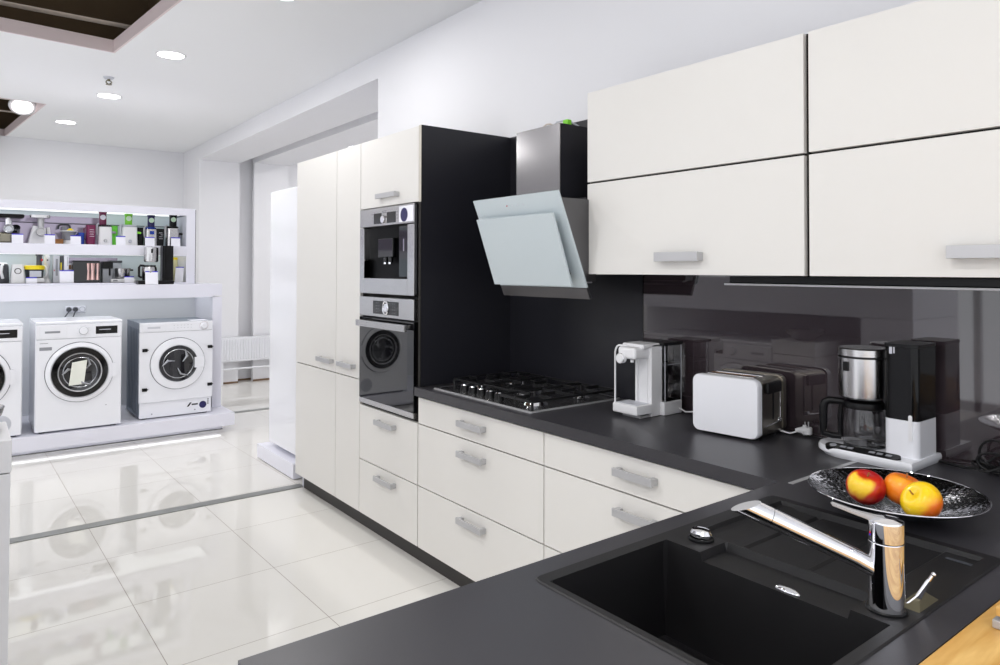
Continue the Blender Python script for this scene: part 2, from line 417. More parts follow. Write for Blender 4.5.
# sprinkler and recessed spot lamp
t = thing('fire_sprinkler', 'small brass sprinkler head on the ceiling between two downlights', 'sprinkler', (-3.31, -0.822, ZC))
obj('escutcheon', B().lathe((-3.31, -0.822, ZC), [(0, 0), (0.04, 0), (0.032, -0.012), (0.014, -0.016), (0, -0.016)], 24), 'lightgrey', t)
b = B().cyl((-3.31, -0.822, ZC - .016), (-3.31, -0.822, ZC - .030), 0.011)
for sx in (-1, 1): b.tube([(-3.31, -0.822 + sx * .012, ZC - .026), (-3.31, -0.822 + sx * .020, ZC - .040), (-3.31, -0.822 + sx * .004, ZC - .054)], 0.005, 6)
obj('frame', b, 'olive', t)
obj('deflector', B().cyl((-3.31, -0.822, ZC - .054), (-3.31, -0.822, ZC - .058), 0.022, n=16), 'olive', t)
sp = Vector((-5.10, -1.275, 2.945)); ax = Vector((0.60, -0.05, -0.8)).normalized()
t = thing('recessed_spotlight', 'round lit spotlight hanging in the small dark ceiling opening', 'spotlight', tuple(sp))
obj('housing', B().cyl(sp - ax * .10, sp, 0.08, 0.105), 'lightgrey', t)
b = B().cyl(sp, sp + ax * .012, 0.112, 0.108, n=32)
obj('bezel', b, 'whitepl', t)
obj('lamp_face', B().cyl(sp + ax * .0125, sp + ax * .016, 0.085, n=32), 'halogen', t)
obj('bracket', B().box(sp.x - .30, sp.x - .02, sp.y - .012, sp.y + .012, sp.z + .09, sp.z + .10), 'batten', t)

# ------------------------------------------------------------------ kitchen run
def handle(parent, x0, x1, z, yf, h=0.026, proj=0.032):
    b = B()
    b.box(x0, x1, yf - proj, yf - proj + .010, z - h / 2, z + h / 2, 0.0012)
    b.box(x0 + .0008, x0 + .020, yf - proj + .004, yf - .0002, z - h / 2 + .002, z + h / 2 - .002, 0.001)
    b.box(x1 - .020, x1 - .0008, yf - proj + .004, yf - .0002, z - h / 2 + .002, z + h / 2 - .002, 0.001)
    return obj('handle', b, 'alu', parent)
def front(name, parent, x0, x1, z0, z1, y=0.0, hd=None, th=0.019, m='cab'):
    g = 0.0027
    p = obj(name, B().box(x0 + g, x1 - g, y, y + th, z0 + g, z1 - g, 0.001), m, parent)
    if hd: handle(p, hd[0], hd[1], hd[2], y, *(hd[3:] or ()))
    return p
def carcass(parent, x0, x1, z0, z1, y0=0.0195, y1=0.54, m='gap'):
    return obj('carcass', B().box(x0 + .0005, x1 - .0005, y0, y1, z0, z1), m, parent)

TB, TT = 0.096, 2.098
t = thing('tall_cabinet', 'wide white tall two-door larder cabinet at the far end of the kitchen run', 'cabinet', (-1.22, .27, TB))
carcass(t, -1.524, -0.918, TB, TT)
front('door', t, -1.524, -0.918, 0.811, TT, hd=(-1.138, -0.945, 0.875)); front('door', t, -1.524, -0.918, TB, 0.811)
t = thing('tall_cabinet', 'narrow white tall pull-out cabinet beside the built-in oven column', 'cabinet', (-0.765, .27, TB))
carcass(t, -0.918, -0.612, TB, TT)
front('door', t, -0.918, -0.612, 0.811, TT, hd=(-0.849, -0.66, 0.876)); front('door', t, -0.918, -0.612, TB, 0.811)

t = thing('oven_housing_cabinet', 'tall white cabinet with dark side holding the built-in coffee machine and oven', 'cabinet', (-0.3, .27, TB))
obj('carcass', B().box(-.612, 0, .0195, .54, TB, 0.690).box(-.612, 0, .0195, .54, 1.7315, TT)
    .box(-.612, -.602, .0195, .54, .690, 1.7305).box(-.030, 0, .0195, .54, .690, 1.7305).box(-.602, -.030, .52, .54, .690, 1.7305)
    .box(-.602, -.03, .03, .54, 1.268, 1.276), 'gap', t)
front('door', t, -.612, 0, 1.731, TT, hd=(-.387, -.187, 1.785))
front('drawer', t, -.612, -.001, .386, .681, hd=(-.393, -.205, .622)); front('drawer', t, -.612, -.001, TB, .386, hd=(-.393, -.205, .334))
obj('edge_strip', B().box(0.0, 0.019, 0.0, 0.003, 1.731, TT), 'carc', t, label='pale grey edging')
obj('edge_strip', B().box(0.0, 0.019, 0.0, 0.003, .856, 1.7305), 'gap', t)
obj('side_panel', B().box(0.0, 0.019, 0.003, 0.55, .856, TT), 'panel', t, label='anthracite side panel')

# built-in coffee machine
X0, X1 = -.604, -.030
t = thing('built_in_coffee_machine', 'stainless built-in coffee machine with dark window above the oven', 'coffee machine', (-.32, .02, 1.282))
obj('body', B().box(X0 + .02, X1 - .02, .04, .50, 1.285, 1.73), 'black', t)
obj('door_frame', B().box(X0, -.556, -.007, .03, 1.282, 1.629, .002).box(-.094, X1, -.007, .03, 1.282, 1.629, .002)
    .box(-.556, -.094, -.007, .03, 1.282, 1.362, .002).box(X1 + .002, X1 + .02, -.004, .03, 1.29, 1.72, mi=1), ['steelh', 'black'], t)
cp = obj('control_panel', B().box(X0, X1, -.007, .03, 1.634, 1.728, .002), 'steelh', t)
obj('display', B().box(-.442, -.362, -.0085, -.006, 1.645, 1.700), 'blackgl', cp); obj('display', B().box(-.300, -.212, -.0085, -.006, 1.645, 1.700), 'blackgl', cp)
obj('dial', B().lathe((-.331, -.0075, 1.665), [(0, .012), (.018, .012), (.02, .009), (.02, 0)], 28, axis='-Y'), 'chrome', cp)
b = B()
for z in (1.664, 1.680, 1.696):
    for x in (-.460, -.196): b.box(x - .006, x + .006, -.0082, -.0065, z - .001, z + .001)
for z in (1.700, 1.708): b.box(-.354, -.310, -.0082, -.0065, z - .001, z + .001)
obj('key_marks', b, 'darkgrey', cp)
obj('energy_sticker', B().box(-.174, -.036, -.0082, -.006, 1.642, 1.720).lathe((-.124, -.0082, 1.677), [(0, .0012), (.034, .0012), (.034, 0)], 36, mi=1, axis='-Y'), ['card', 'navy'], cp, label='white sticker with a navy disc')
obj('alcove_back', B().box(-.556, -.094, .028, .036, 1.362, 1.629), 'deepblack', t)
b = B().box(-.42, -.26, .004, .028, 1.47, 1.57, .006).box(-.20, -.10, .006, .028, 1.37, 1.625, .004)
b.cyl((-.33, .004, 1.47), (-.33, .004, 1.445), .012).cyl((-.28, .004, 1.47), (-.28, .004, 1.445), .012)
obj('brewing_spout', b, 'blackgl', t)
obj('outlet_nozzle', B().cyl((-.33, .001, 1.450), (-.33, .001, 1.436), .009).cyl((-.28, .001, 1.450), (-.28, .001, 1.436), .009).box(-.152, -.146, .003, .006, 1.50, 1.56), 'chrome', t)

# oven
t = thing('built_in_oven', 'stainless and black glass built-in oven below the coffee machine', 'oven', (-.32, .02, .695))
obj('body', B().box(X0 + .02, X1 - .02, .03, .50, .70, 1.255), 'black', t)
cp = obj('control_panel', B().box(X0, X1, -.007, .03, 1.163, 1.264, .002), 'steelh', t)
obj('display', B().box(-.445, -.178, -.0085, -.006, 1.178, 1.246), 'blackgl', cp)
obj('dial', B().torus((-.306, -.011, 1.212), .026, .0045, '-Y', 36, 8, sx=1.0, sy=1.25).lathe((-.306, -.0075, 1.212), [(0, .004), (.022, .004), (.022, 0)], 28, axis='-Y'), 'chrome', cp)
b = B()
for z in (1.19, 1.205, 1.22, 1.235):
    for x in (-.405, -.385, -.235, -.215): b.box(x - .004, x + .004, -.0092, -.0083, z - .001, z + .001)
obj('key_marks', b, 'grey', cp)
d = obj('door', B().box(X0, X1, -.007, .026, .722, 1.155, .002), 'ovenglass', t)
obj('handle', B().box(-.556, -.040, -.055, -.038, 1.110, 1.143, .003).box(-.55, -.525, -.041, -.006, 1.120, 1.137).box(-.11, -.085, -.041, -.006, 1.120, 1.137), 'steelh', d)
obj('lower_trim', B().box(X0, X1, -.007, .026, .694, .7215, .002), 'steelh', t)

# base cabinets
def base_unit(x0, x1, hx, label):
    t = thing('base_cabinet', label, 'cabinet', ((x0 + x1) / 2, .27, TB))
    carcass(t, x0, x1, TB, .81)
    zs = [(.679, .806, .748), (.387, .679, .617), (TB, .387, .332)]
    for z0, z1, hz in zs: front('drawer', t, x0, x1, z0, z1, hd=(hx[0], hx[1], hz))
base_unit(.002, .906, (.366, .546), 'white three-drawer base cabinet under the gas hob')
base_unit(.906, 1.812, (1.278, 1.445), 'white three-drawer base cabinet under the water dispenser and toaster')
solid('plinth', B().box(-1.50, 1.86, .05, .066, 0, TB - .001), 'plinth', 'long dark kickboard under the kitchen run', 'kickboard', (-.3, .05, 0))
b = B().box(-1.524, -1.50, .05, .50, 0, TB)
struct('trim_5', b, 'lightgrey')

# peninsula cabinet (under the sink worktop)
t = thing('peninsula_cabinet', 'white base cabinet carrying the sink worktop of the peninsula', 'cabinet', (2.15, -.7, 0))
obj('carcass', B().box(1.872, 1.88, -1.39, -.02, .1, .81).box(2.42, 2.44, -1.39, -.02, .1, .81).box(1.88, 2.42, -1.39, -1.372, .1, .81).box(1.88, 2.42, -1.372, -.02, .1, .118), 'cab', t)
obj('plinth', B().box(1.91, 2.40, -1.35, -.04, 0, .1), 'plinth', t)

# worktop: L-shape with the sink cut-out
WT, WB = .853, .813
SX0, SX1, SY0, SY1 = 1.916, 2.406, -.912, -.138
b = B()
xs = [0.0, 1.864, SX0 + .01, SX1 - .01, 2.4545]; ys = [-1.413, SY0 + .01, SY1 - .01, -.02, .5405]
bm = b.bm; V = {}
def vv(x, y, z):
    k = (round(x, 5), round(y, 5), z)
    if k not in V: V[k] = bm.verts.new((x, y, z))
    return V[k]
cells = set()
for i in range(4):
    for j in range(4):
        mx, my = (xs[i] + xs[i + 1]) / 2, (ys[j] + ys[j + 1]) / 2
        if i == 0 and my < -.02: continue
        if i == 2 and j == 1: continue
        cells.add((i, j))
for (i, j) in cells:
    a = (xs[i], xs[i + 1], ys[j], ys[j + 1])
    bm.faces.new([vv(a[0], a[2], WT), vv(a[1], a[2], WT), vv(a[1], a[3], WT), vv(a[0], a[3], WT)])
    bm.faces.new([vv(a[0], a[3], WB), vv(a[1], a[3], WB), vv(a[1], a[2], WB), vv(a[0], a[2], WB)])
    for di, dj, p, q in ((-1, 0, (a[0], a[3]), (a[0], a[2])), (1, 0, (a[1], a[2]), (a[1], a[3])), (0, -1, (a[0], a[2]), (a[1], a[2])), (0, 1, (a[1], a[3]), (a[0], a[3]))):
        if (i + di, j + dj) not in cells:
            bm.faces.new([vv(*p, WT), vv(*p, WB), vv(*q, WB), vv(*q, WT)])
t = thing('worktop', 'long dark grey L-shaped worktop carrying hob, toaster and sink', 'worktop', (1.2, .2, WB))
# right hand end of the main run beyond the peninsula
b.box(2.4545, 3.2, -.02, .5405, WB, WT)
obj('slab', b, 'worktop', t)
obj('joint_strip', B().box(1.886, 1.900, -.012, .5405, WT - .0005, WT + .0012), 'alu', t)

# wooden bar beside the sink
t = solid('wooden_breakfast_bar', B().box(2.4555, 3.1, -1.30, -.0205, WB, WT, .002), 'wood', 'honey-coloured wooden bar top beside the sink worktop', 'bar top', (2.75, -.7, WB))
t = thing('bar_leg_panel', 'white end panel holding up the wooden bar top', 'panel', (2.78, -.7, 0))
obj('panel', B().box(2.50, 3.06, -1.2, -1.17, 0, .812).box(2.50, 3.06, -.12, -.09, 0, .812), 'cab', t)
t = thing('wooden_box', 'small wood-topped metal box lying on the wooden bar', 'box', (2.535, -.42, WT))
obj('tray', B().box(2.482, 2.60, -.455, -.38, WT + .0005, WT + .014, .002), 'alu', t)
obj('lid', B().box(2.486, 2.60, -.451, -.384, WT + .019, WT + .034, .002).box(2.494, 2.59, -.444, -.39, WT + .0135, WT + .02, mi=1), ['wood', 'blackgl'], t)

# back panels
solid('hob_back_panel', B().box(.020, .915, .541, .5515, WT, 2.098), 'panel', 'tall anthracite wall panel behind the hob and hood', 'wall panel', (.47, .546, WT))
solid('glass_backsplash', B().box(.921, 3.2, .541, .5515, WT + .001, 1.392, .001), 'splash', 'glossy mauve-grey glass backsplash behind the toaster and coffee maker', 'backsplash', (2, .546, WT))
b = B().box(.9155, .9205, .541, .5515, WT, 1.392)
struct('trim_6', b, 'blackgl')

# wall cabinets
UF = .222
def upper(x0, x1, hx, label):
    t = thing('wall_cabinet', label, 'cabinet', ((x0 + x1) / 2, .39, 1.389))
    obj('carcass', B().box(x0 + .0015, x1 - .0015, UF + .020, .5505, 1.392, 2.106), 'gap', t)
    if x0 < 1: obj('side_panel', B().box(x0, x0 + .0014, UF + .0195, .5505, 1.389, 2.107), 'cab', t)
    front('flap_door', t, x0, x1 - .004, 1.7495, 2.107, y=UF)
    front('flap_door', t, x0, x1 - .004, 1.389, 1.7475, y=UF, hd=(hx[0], hx[1], 1.454, .032, .034))
upper(.908, 1.811, (1.270, 1.452), 'white wall cabinet beside the extractor hood')
upper(1.817, 2.720, (2.188, 2.388), 'white wall cabinet above the coffee maker, on the right')
t = thing('under_cabinet_light_bar', 'thin black light bar with steel lip under the wall cabinets', 'light bar', (2.1, .36, 1.36))
obj('housing', B().prism([(.30, 1.388), (.30, 1.368), (.312, 1.361), (.46, 1.361), (.47, 1.388)], 'yz', 1.50, 3.1), 'black', t)
obj('lip', B().box(1.482, 3.1, .294, .306, 1.3585, 1.365, .001), 'alu', t)
b = B()
for x in (1.8, 2.22, 2.7): b.lathe((x, .38, 1.3605), [(0, -.002), (.022, -.002), (.028, 0)], 24)
obj('spot_lens', b, 'lightgrey', t)

# ------------------------------------------------------------------ extractor hood
t = thing('extractor_hood', 'slanted pale glass extractor hood with steel chimney above the hob', 'extractor hood', (.65, .4, 1.29))
obj('chimney', B().box(.512, .790, .185, .190, 1.70, 2.003).box(.512, .520, .19, .5405, 1.70, 2.003), 'chimney', t)
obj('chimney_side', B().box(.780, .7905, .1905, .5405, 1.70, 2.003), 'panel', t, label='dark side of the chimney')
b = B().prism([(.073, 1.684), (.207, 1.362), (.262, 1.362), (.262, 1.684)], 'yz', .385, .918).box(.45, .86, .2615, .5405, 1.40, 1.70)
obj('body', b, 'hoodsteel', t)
x0, x1 = .376, .926
def slant(z): return .05 + (1.708 - z) * .402
def slab(b, x0, x1, ya, za, yb, zb, th, mi=0):
    d = Vector((yb - ya, zb - za)).normalized(); n = Vector((-d.y, d.x)) * th
    if n.x < 0: n = -n
    b.prism([(ya, za), (yb, zb), (yb + n.x, zb + n.y), (ya + n.x, za + n.y)], 'yz', x0, x1, mi); return b
g = obj('rear_glass', slab(B(), x0, x1, .05, 1.708, .203, 1.338, .008), 'hoodglass', t)
b = B()
for k, m_ in ((0, 1), (1, 0), (2, 0), (3, 0)):
    x = .60 + k * .035; z = 1.672; y = slant(z) - .0008
    b.lathe((x, y, z), [(0, .0008), (.003, .0008), (.003, 0)], 14, mi=m_, axis='-Y')
obj('touch_keys', b, ['lightgrey', 'red'], g)
obj('front_glass', slab(B(), .405, .899, .048, 1.624, .148, 1.344, .008), 'hoodglass', t)
obj('glass_mount', B().box(.45, .48, .075, .13, 1.56, 1.58).box(.83, .86, .075, .13, 1.56, 1.58).box(.45, .48, .14, .19, 1.39, 1.41).box(.83, .86, .14, .19, 1.39, 1.41), 'darkgrey', t)
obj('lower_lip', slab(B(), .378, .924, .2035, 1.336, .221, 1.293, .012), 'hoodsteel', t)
obj('grease_filter', B().box(.40, .90, .222, .258, 1.356, 1.362), 'alu', t)
# cables left on the chimney
t = thing('cable_bundle', 'loose cables with a green connector on top of the hood chimney', 'cable', (.68, .34, 2.003))
pts = [(.60 + .05 * math.cos(a), .30 + .035 * math.sin(a), 2.008 + .028 * abs(math.sin(a * 1.5))) for a in [k * .42 for k in range(22)]]
obj('wire', B().tube(pts, .0035, 6), 'batten', t)
obj('wire', B().tube([(.64, .27, 2.007), (.68, .27, 2.035), (.72, .29, 2.04), (.76, .32, 2.01)], .004, 6), 'lightgrey', t)
obj('connector', B().box(.725, .755, .26, .285, 2.004, 2.035, .004), 'green', t)

# ------------------------------------------------------------------ gas hob
t = thing('gas_hob', 'stainless five-burner gas hob with black iron grates', 'hob', (.45, .27, WT))
obj('tray', B().prism(rrect(.100, .803, .020, .530, .012), 'xy', WT + .0002, WT + .0055).box(.108, .795, .028, .522, WT + .005, WT + .0065, .0005, mi=1), ['alu', 'steelh'], t)
for x in (.258, .322, .386, .450, .514):
    k = obj('knob', B().lathe((x, .092, WT + .006), [(0, .026), (.017, .026), (.020, .022), (.022, .004), (.025, 0)], 24), 'black', t)
    obj('knob_cap', B().lathe((x, .092, WT + .032), [(0, .004), (.015, .004), (.0175, 0)], 24), 'chrome', k)
for (x, y, r) in ((.215, .215, .034), (.215, .415, .045), (.45, .30, .062), (.685, .145, .045), (.685, .400, .034)):
    bu = obj('burner', B().lathe((x, y, WT + .006), [(0, .013), (r, .013), (r + .004, .006), (r + .010, 0)], 32), 'chrome', t)
    obj('burner_cap', B().lathe((x, y, WT + .018), [(0, .010), (r * .75, .010), (r * .88, .006), (r * .9, 0)], 32), 'iron', bu)
def grate(x0, x1, y0, y1, cs):
    b = B(); z0, z1 = WT + .034, WT + .044; w = .008
    b.box(x0, x1, y0, y0 + w, z0, z1, .002).box(x0, x1, y1 - w, y1, z0, z1, .002).box(x0, x0 + w, y0, y1, z0, z1, .002).box(x1 - w, x1, y0, y1, z0, z1, .002)
    for x in (x0 + w / 2, x1 - w / 2):
        for y in (y0 + w / 2, (y0 + y1) / 2, y1 - w / 2): b.cyl((x, y, WT + .006), (x, y, z0 + .004), .006, n=10)
    for (cx, cy, r) in cs:
        b.box(x0, cx - r, cy - w / 2, cy + w / 2, z0, z1 + .004, .002).box(cx + r, x1, cy - w / 2, cy + w / 2, z0, z1 + .004, .002)
        ya = y0 if cy - y0 < .3 else (y0 + y1) / 2
        b.box(cx - w / 2, cx + w / 2, max(y0, cy - .11), cy - r, z0, z1 + .004, .002).box(cx - w / 2, cx + w / 2, cy + r, min(y1, cy + .11), z0, z1 + .004, .002)
    if len(cs) > 1: b.box(x0, x1, (y0 + y1) / 2 - w / 2, (y0 + y1) / 2 + w / 2, z0, z1, .002)
    return obj('grate', b, 'iron', t)
grate(.112, .325, .125, .515, ((.215, .215, .03), (.215, .415, .03)))
grate(.332, .568, .135, .515, ((.45, .30, .04),))
grate(.575, .790, .040, .515, ((.685, .145, .03), (.685, .400, .03)))

# ------------------------------------------------------------------ sink
t = thing('kitchen_sink', 'black composite inset sink with bowl and draining board', 'sink', (2.16, -.5, WT))
def sinkz(x, y):
    z = WT + .003
    if SX0 + .0345 < x < SX1 - .024 and SY0 + .020 < y < -.580: z = WT - .185
    elif 2.032 < x < 2.320 and -.58 <= y < -.4935: z = WT - .013
    elif 1.958 < x < 2.375 and -.480 <= y < SY1 - .026:
        z = WT - .006
        if 1.990 < x < 2.31: z = WT - .011
        if abs(x - 2.052) < .004 or abs(x - 2.19) < .004: z = WT - .016
    return z
gx = [SX0, SX0 + .003, SX0 + .022, SX0 + .031, SX0 + .036, 1.956, 1.960, 1.968, 1.986, 2.0, 2.029, 2.034, 2.044, 2.049, 2.055, 2.060, 2.1, 2.15, 2.182, 2.187, 2.193, 2.198, 2.25, 2.305, 2.312, 2.318, 2.323, 2.338, 2.36, 2.373, 2.377, SX1 - .026, SX1 - .021, SX1 - .003, SX1]
gy = [SY0, SY0 + .003, SY0 + .016, SY0 + .023, -.83, -.75, -.66, -.6, -.588, -.577, -.56, -.52, -.496, -.491, -.485, -.4795, -.44, -.36, -.28, -.2, SY1 - .0275, SY1 - .0245, SY1 - .003, SY1]
def rimz(x, y):
    e = min(x - SX0, SX1 - x, y - SY0, SY1 - y)
    return WT + .0006 if e < .0015 else sinkz(x, y)
b = B(); bm = b.bm
def corner(x, y):
    r = .016
    for cx, sx in ((SX0 + r, -1), (SX1 - r, 1)):
        for cy, sy in ((SY0 + r, -1), (SY1 - r, 1)):
            dx, dy = (x - cx) * sx, (y - cy) * sy
            if dx > 0 and dy > 0:
                m_ = max(dx, dy); L = math.hypot(dx, dy)
                if L > 1e-9: return cx + sx * dx * m_ / L, cy + sy * dy * m_ / L
    return x, y
G = [[bm.verts.new((*corner(x, y), rimz(x, y))) for y in gy] for x in gx]
for i in range(len(gx) - 1):
    for j in range(len(gy) - 1): bm.faces.new((G[i][j], G[i + 1][j], G[i + 1][j + 1], G[i][j + 1]))
obj('basin', b, 'sink', t, angle=20)
obj('drain_strainer', B().lathe((2.16, -.735, WT - .1835), [(0, .002), (.035, .003), (.042, .001), (.045, 0)], 32), 'chrome', t)
obj('overflow_cover', B().ell((2.206, -.566, WT - .012), .024, .009, .007), 'chrome', t)
k = obj('waste_knob', B().lathe((1.990, -.520, WT + .003), [(.026, 0), (.026, .004), (.022, .006)], 28), 'black', t)
obj('knob_cap', B().lathe((1.990, -.520, WT + .006), [(.021, 0), (.023, .010), (.019, .017), (0, .020)], 28, sx=1.0, sy=.8), 'chrome', k)
obj('overflow_slot', B().box(2.325, 2.370, -.205, -.195, WT - .0055, WT - .0045), 'darkgrey', t, label='grey narrow slot')
# bracket and lever by the tap
t = thing('waste_bracket', 'small dark metal bracket with chrome lever standing beside the tap', 'bracket', (2.382, -.46, WT + .003))
b = B(); bm = b.bm; z = WT + .0032
v = [bm.verts.new(p) for p in ((2.362, -.500, z), (2.396, -.500, z), (2.396, -.425, z), (2.362, -.425, z), (2.380, -.455, z + .020))]
bm.faces.new(v[:4])
for k in range(4): bm.faces.new((v[k], v[(k + 1) % 4], v[4]))
obj('base', b, 'olive', t, angle=10)
b = B().tube([(2.372, -.488, WT + .006), (2.385, -.478, WT + .022), (2.402, -.465, WT + .056)], .0028, 8).ell((2.4035, -.464, WT + .058), .004, .004, .004).sheet([(2.378, -.485, WT + .012), (2.386, -.472, WT + .012), (2.400, -.462, WT + .050), (2.396, -.470, WT + .050)], .0012)
obj('lever', b, 'chrome', t)

# ------------------------------------------------------------------ tap
fx, fy = 2.358, -.529
t = thing('kitchen_tap', 'polished chrome single-lever kitchen tap with long slanted spout', 'tap', (fx, fy, WT + .003))
z0 = WT + .003
obj('column', B().lathe((fx, fy, z0), [(0, 0), (.0268, 0), (.0268, .02), (.0268, .110), (.0262, .1115), (0, .1115)], 48), 'chrome', t)
obj('base_ring', B().lathe((fx, fy, z0), [(.031, 0), (.031, .003), (.029, .005), (.027, .005)], 48), 'black', t)
hb = B(); hb.lathe((fx, fy, z0 + .1125), [(0, 0), (.0262, 0), (.0268, .0015), (.0268, .030), (.0258, .033), (.012, .036), (0, .036)], 48)
hd = obj('mixer_head', hb, 'chrome', t)
az = math.radians(222); dh = Vector((math.cos(az), math.sin(az), 0))
P0 = Vector((fx, fy, z0 + .060)) ; P1 = Vector((fx, fy, 0)) + dh * .222; P1.z = 1.012
ax = (P1 - P0).normalized(); side = ax.cross(Vector((0, 0, 1))).normalized(); upv = side.cross(ax)
def spout_ring(b, c, r, tilt, n=32):
    out = []
    for k in range(n):
        a = 2 * PI * k / n
        p = c + side * r * math.cos(a) + upv * r * math.sin(a)
        p += ax * (-math.sin(a) * r * tilt)
        out.append(b.bm.verts.new(p))
    return out
b = B(); rings = [spout_ring(b, P0 + dh * .010, .0140, 0), spout_ring(b, P0 + ax * .05, .0148, 0), spout_ring(b, P1 - ax * .047, .0168, 0)]
for A_, C_ in zip(rings, rings[1:]):
    for k in range(32): b.bm.faces.new((A_[k], A_[(k + 1) % 32], C_[(k + 1) % 32], C_[k]))
b.bm.faces.new(rings[0]); b.bm.faces.new(rings[-1])
spt = obj('spout', b, 'chrome', t)
b = B(); rings = [spout_ring(b, P1 - ax * .046, .0170, 0), spout_ring(b, P1 - ax * .004, .0172, 1.1), ]
for A_, C_ in zip(rings, rings[1:]):
    for k in range(32): b.bm.faces.new((A_[k], A_[(k + 1) % 32], C_[(k + 1) % 32], C_[k]))
b.bm.faces.new(rings[0])
cap = b.bm.faces.new(rings[-1]); cap.material_index = 1
obj('spout_tip', b, ['chrome', 'alu'], spt)
# lever
az = math.radians(214); dl = Vector((math.cos(az), math.sin(az), 0)); sd = Vector((-dl.y, dl.x, 0))
hz = z0 + .139
c0 = Vector((fx, fy, hz)); b = B(); bm = b.bm
sec = [(-.006, .010, -.002, .0085), (.020, .0085, .003, .012), (.048, .0062, .011, .0175), (.082, .0052, .022, .0275)]
rg = []
for d_, w, za, zb in sec:
    c = c0 + dl * d_
    rg.append([bm.verts.new(c + sd * s_ * w + Vector((0, 0, zz))) for s_, zz in ((-1, za), (1, za), (1, zb), (-1, zb))])
for A_, C_ in zip(rg, rg[1:]):
    for k in range(4): bm.faces.new((A_[k], A_[(k + 1) % 4], C_[(k + 1) % 4], C_[k]))
bm.faces.new(rg[0]); bm.faces.new(rg[-1])
bmesh.ops.bevel(bm, geom=list(bm.edges), offset=.002, segments=2, affect='EDGES')
lv = obj('lever', b, 'alu', hd)
pm = Vector((fx, fy, z0 + .124)) + Vector((math.cos(math.radians(236)), math.sin(math.radians(236)), 0)) * .0262
obj('temperature_mark', B().box(pm.x - .0016, pm.x + .0016, pm.y - .0014, pm.y + .0014, pm.z - .003, pm.z, mi=0).box(pm.x - .0016, pm.x + .0016, pm.y - .0014, pm.y + .0014, pm.z, pm.z + .003, mi=1), ['blue', 'red'], hd)

# ------------------------------------------------------------------ fruit plate
px_, py_ = 2.150, -.010
t = thing('fruit_plate', 'wide hammered steel plate holding three apples', 'plate', (px_, py_, WT))
prof = [(0, .004), (.05, .004), (.09, .010), (.135, .025), (.168, .041), (.182, .048), (.184, .0475), (.180, .0445), (.15, .030), (.11, .014), (.075, .0005), (.05, 0), (0, 0)]
obj('dish', B().lathe((px_, py_, WT + .0003), prof, 72), 'hammer', t)
obj('rim', B().torus((px_, py_, WT + .0475), .183, .0018, 'Z', 72, 8), 'chrome', t)
def apple(x, y, z, r, tilt, az, m, label, sq=.92):
    t = thing('apple', label, 'apple', (x, y, z), local=True)
    n = 22; prof = []
    for k in range(n + 1):
        th = PI * k / n
        rr = r * (math.sin(th) ** .92) * (1 + .06 * math.cos(th))
        zz = r * sq * math.cos(th)
        d = abs(math.cos(th)) ** 10
        zz -= math.copysign(1, math.cos(th)) * r * .22 * d * (1.0 if th < 1.5 else .8)
        prof.append((rr if 0 < k < n else 0, zz))
    R = Matrix.Rotation(az, 4, 'Z') @ Matrix.Rotation(tilt, 4, 'X')
    b = B().lathe((0, 0, 0), prof, 36)
    bmesh.ops.transform(b.bm, matrix=R, verts=b.bm.verts)
    sk = obj('skin', b, m, t, angle=180)
    b = B().tube([(0, 0, r * .62), (.001, 0, r * .78), (.003, .001, r * .95)], .0018, 8)
    bmesh.ops.transform(b.bm, matrix=R, verts=b.bm.verts)
    obj('stem', b, 'brown', t)
    return t
apple(2.108, -.062, WT + .053, .042, .35, .8, 'apple_red', 'red and yellow apple on the left of the steel plate')
apple(2.170, -.016, WT + .054, .041, .25, 2.0, 'apple_orange', 'orange-red apple at the back between the two other apples')
apple(2.226, -.058, WT + .050, .043, .9, -.5, 'apple_yellow', 'yellow apple with an orange blush at the front of the plate', .84)

# ------------------------------------------------------------------ drip coffee maker
t = thing('coffee_maker', 'white and black filter coffee maker with glass jug on the worktop', 'coffee maker', (1.93, .44, WT))
pl = [(2.050, .328), (2.050, .526)] + [(1.846 + .099 * math.cos(a), .427 + .099 * math.sin(a)) for a in [PI / 2 + PI * k / 16 for k in range(17)]]
def off(p, k): return [(1.95 + (x - 1.95) * k, .43 + (y - .43) * k) for x, y in p]
b = B(); bm = b.bm
lv_ = [(.93, .0005, .0), (1.0, .012, 0), (1.0, .021, 0), (.975, .028, 0)]
rings = [[bm.verts.new((x, y, WT + z)) for x, y in off(pl, s_)] for s_, z, _ in lv_]
n = len(pl)
for A_, C_ in zip(rings, rings[1:]):
    for k in range(n): bm.faces.new((A_[k], A_[(k + 1) % n], C_[(k + 1) % n], C_[k]))
bm.faces.new(rings[0]); bm.faces.new(rings[-1])
bs = obj('base', b, 'white', t)
TR = Matrix.Translation((0, .3310, WT + .0285)) @ Matrix.Rotation(math.radians(13), 4, 'X')
def tilt(b): bmesh.ops.transform(b.bm, matrix=TR, verts=b.bm.verts); return b
cp = obj('control_strip', tilt(B().prism(rrect(1.800, 2.012, 0, .034, .0165), 'xy', -.009, .0014)), 'black', bs)
obj('button', tilt(B().lathe((1.822, .017, .0014), [(0, .002), (.0085, .002), (.010, 0), (0, 0)], 20)), 'grey', cp)
for x in (1.852, 1.873, 1.935, 1.957, 1.981): obj('button', tilt(B().box(x - .008, x + .008, .011, .022, .0012, .0028, .0005)), 'grey', cp)
tw = obj('tower', B().prism(rrect(1.950, 2.043, .385, .520, .018), 'xy', WT + .0225, .985), 'white', t)
obj('tank', B().prism(rrect(1.950, 2.043, .385, .520, .018), 'xy', .986, 1.190), 'coffeetank', t)
obj('tank_lid', B().prism(rrect(1.949, 2.044, .384, .521, .018), 'xy', 1.1905, 1.199, bev=0), 'black', t)
